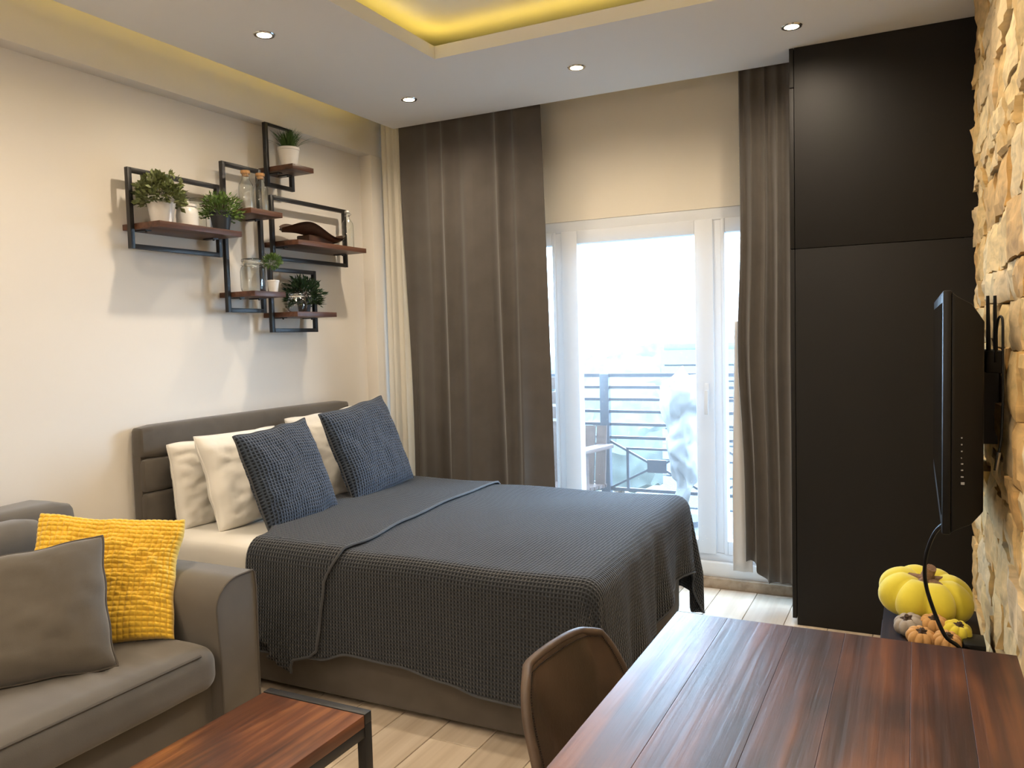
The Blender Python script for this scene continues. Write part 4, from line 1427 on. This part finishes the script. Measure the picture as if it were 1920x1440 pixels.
def smooth_path(p, n=6):
    p = [Vector(q_) for q_ in p]
    out = []
    for i_ in range(len(p) - 1):
        p0, p1, p2, p3 = p[max(i_ - 1, 0)], p[i_], p[i_ + 1], p[min(i_ + 2, len(p) - 1)]
        for k in range(n):
            t_ = k / n
            out.append(0.5 * ((2 * p1) + (p2 - p0) * t_ + (2 * p0 - 5 * p1 + 4 * p2 - p3) * t_ ** 2 + (3 * p1 - p0 - 3 * p2 + p3) * t_ ** 3))
    out.append(p[-1])
    return out


MB().tube(smooth_path(pts), 0.0032, 7).build('lead', M['black_plastic'], cb)
MB().tube([(0.190, 2.385, 1.072), (0.183, 2.383, 1.025)], [0.0055, 0.0045], 8).build('plug', M['chrome'], cb)

pc = MB().tube(smooth_path([(0.068, 2.36, 0.885), (0.045, 2.42, 0.84), (0.026, 2.48, 0.76), (0.025, 2.52, 0.68), (0.045, 2.53, 0.60), (0.075, 2.52, 0.53), (0.108, 2.53, 0.50), (0.132, 2.55, 0.456)]), 0.0055, 8)
tag(pc.build('power_cord', M['black_plastic']), 'black cord hanging from the television past the yellow pumpkin', 'cord')

# ------------------------------------------------------------------ low bench with pumpkins
BZ = 0.45
bn = thing('tv_bench', 'low dark brown bench below the television', 'bench', (0.05, 2.47, 0))
B(-0.095, 0.180, 1.98, 3.03, BZ - 0.03, BZ).build('top', M['bench_wood'], bn, bevel=0.002)
B(-0.085, 0.176, 2.0, 3.01, 0.05, BZ - 0.03).build('body', M['bench_wood'], bn, smooth=False)
for k in range(3):
    ya = 2.005 + k * 0.313
    B(-0.100, -0.086, ya, ya + 0.308, 0.06, BZ - 0.035).build('door', M['bench_wood'], bn, bevel=0.002)
for (xx, yy) in ((-0.06, 2.03), (0.13, 2.03), (-0.06, 2.88), (0.13, 2.88)):
    B(xx, xx + 0.03, yy, yy + 0.03, 0, 0.05).build('foot', M['black_plastic'], bn)

bx = thing('set_top_box', 'small black box on the bench against the stone wall', 'box', (0.165, 2.62, BZ))
B(0.125, 0.182, 2.62, 2.72, BZ + 0.0005, BZ + 0.028).build('case', M['black_plastic'], bx, bevel=0.003)
B(0.127, 0.140, 2.617, 2.6205, BZ + 0.006, BZ + 0.022).build('front_window', M['screen'], bx)


def pumpkin(lab, c, R, h, lobes, mat, stemmat, tilt=(0, 0), stem_h=0.04, stem_r=0.014, collar=1.0, group=None):
    c = Vector(c)
    t = thing('fabric_pumpkin', lab, 'pumpkin', c, group)
    rot = Matrix.Rotation(tilt[0], 3, 'X') @ Matrix.Rotation(tilt[1], 3, 'Y')
    mb = MB()
    seg, n = lobes * 10, 22
    vs, fs = [], []
    for i_ in range(n + 1):
        ph = PI * i_ / n
        r = R * math.sin(ph) ** 0.72
        zz = -math.cos(ph) * h / 2
        dip = 1 - 0.42 * max(0.0, 1 - r / (0.55 * R)) if i_ > n / 2 else 1 - 0.25 * max(0.0, 1 - r / (0.5 * R))
        for k in range(seg):
            a = 2 * PI * k / seg
            lob = abs(math.sin(a * lobes / 2)) ** 0.55
            q_ = 1 - 0.20 * (1 - lob) * math.sin(ph) ** 0.3
            zz2 = zz * dip * (0.90 + 0.10 * lob)
            vs.append(rot @ Vector((r * q_ * math.cos(a), r * q_ * math.sin(a), zz2)))
    lowest = min(v.z for v in vs)
    ctr = c - Vector((0, 0, lowest))
    for i_ in range(n):
        for k in range(seg):
            l = (k + 1) % seg
            fs.append((i_ * seg + k, i_ * seg + l, (i_ + 1) * seg + l, (i_ + 1) * seg + k))
    mb.add([v + ctr for v in vs], fs)
    mb.build('body', M[mat], t, angle=180)
    top = h / 2 * 0.58
    st_ = MB()
    st_.tube([ctr + rot @ Vector((0, 0, top - 0.012)), ctr + rot @ Vector((0.001, 0, top + stem_h * 0.55)), ctr + rot @ Vector((stem_r * 0.4, -stem_r * 0.5, top + stem_h))], [stem_r * 1.3, stem_r, stem_r * 0.85], 10)
    for k in range(5):
        a = 2 * PI * k / 5 + 0.5
        e = Vector((math.cos(a) * stem_r * 2.9 * collar, math.sin(a) * stem_r * 2.9 * collar, top + 0.010 * R / 0.13))
        st_.tube([ctr + rot @ Vector((0, 0, top + 0.002)), ctr + rot @ (Vector((e.x * 0.5, e.y * 0.5, top + 0.004))), ctr + rot @ e], [stem_r * 1.1, stem_r * 0.9, stem_r * 0.4], 8)
    st_.build('stem', M[stemmat], t)
    return t


pumpkin('large yellow fabric pumpkin with a knitted brown stem on the bench', (0.028, 2.885, BZ), 0.145, 0.155, 8, 'pump_y', 'stem', (0.10, 0.10), 0.055, 0.019, 1.1)
G = 'small felt pumpkins on the bench'
pumpkin('small grey felt pumpkin at the front of the yellow one', (-0.018, 2.72, BZ), 0.045, 0.058, 8, 'pump_g', 'stem_dark', (0.25, -0.25), 0.016, 0.007, 1.2, G)
pumpkin('small apricot felt pumpkin resting highest between the others', (0.050, 2.725, BZ + 0.010), 0.042, 0.056, 9, 'pump_o', 'stem_dark', (0.2, 0.0), 0.016, 0.006, 1.2, G)
pumpkin('small apricot felt pumpkin lying in front of the grey one', (0.015, 2.630, BZ), 0.042, 0.052, 9, 'pump_o', 'stem_dark', (0.25, 0.1), 0.016, 0.006, 1.2, G)
pumpkin('small apricot felt pumpkin beside the hanging cord', (0.083, 2.620, BZ), 0.040, 0.052, 9, 'pump_o', 'stem_dark', (0.3, 0.1), 0.016, 0.006, 1.2, G)
pumpkin('small yellow felt pumpkin tucked behind the hanging cord', (0.112, 2.705, BZ), 0.042, 0.062, 8, 'pump_y', 'stem_dark', (0.2, 0.2), 0.016, 0.006, 1.2, G)
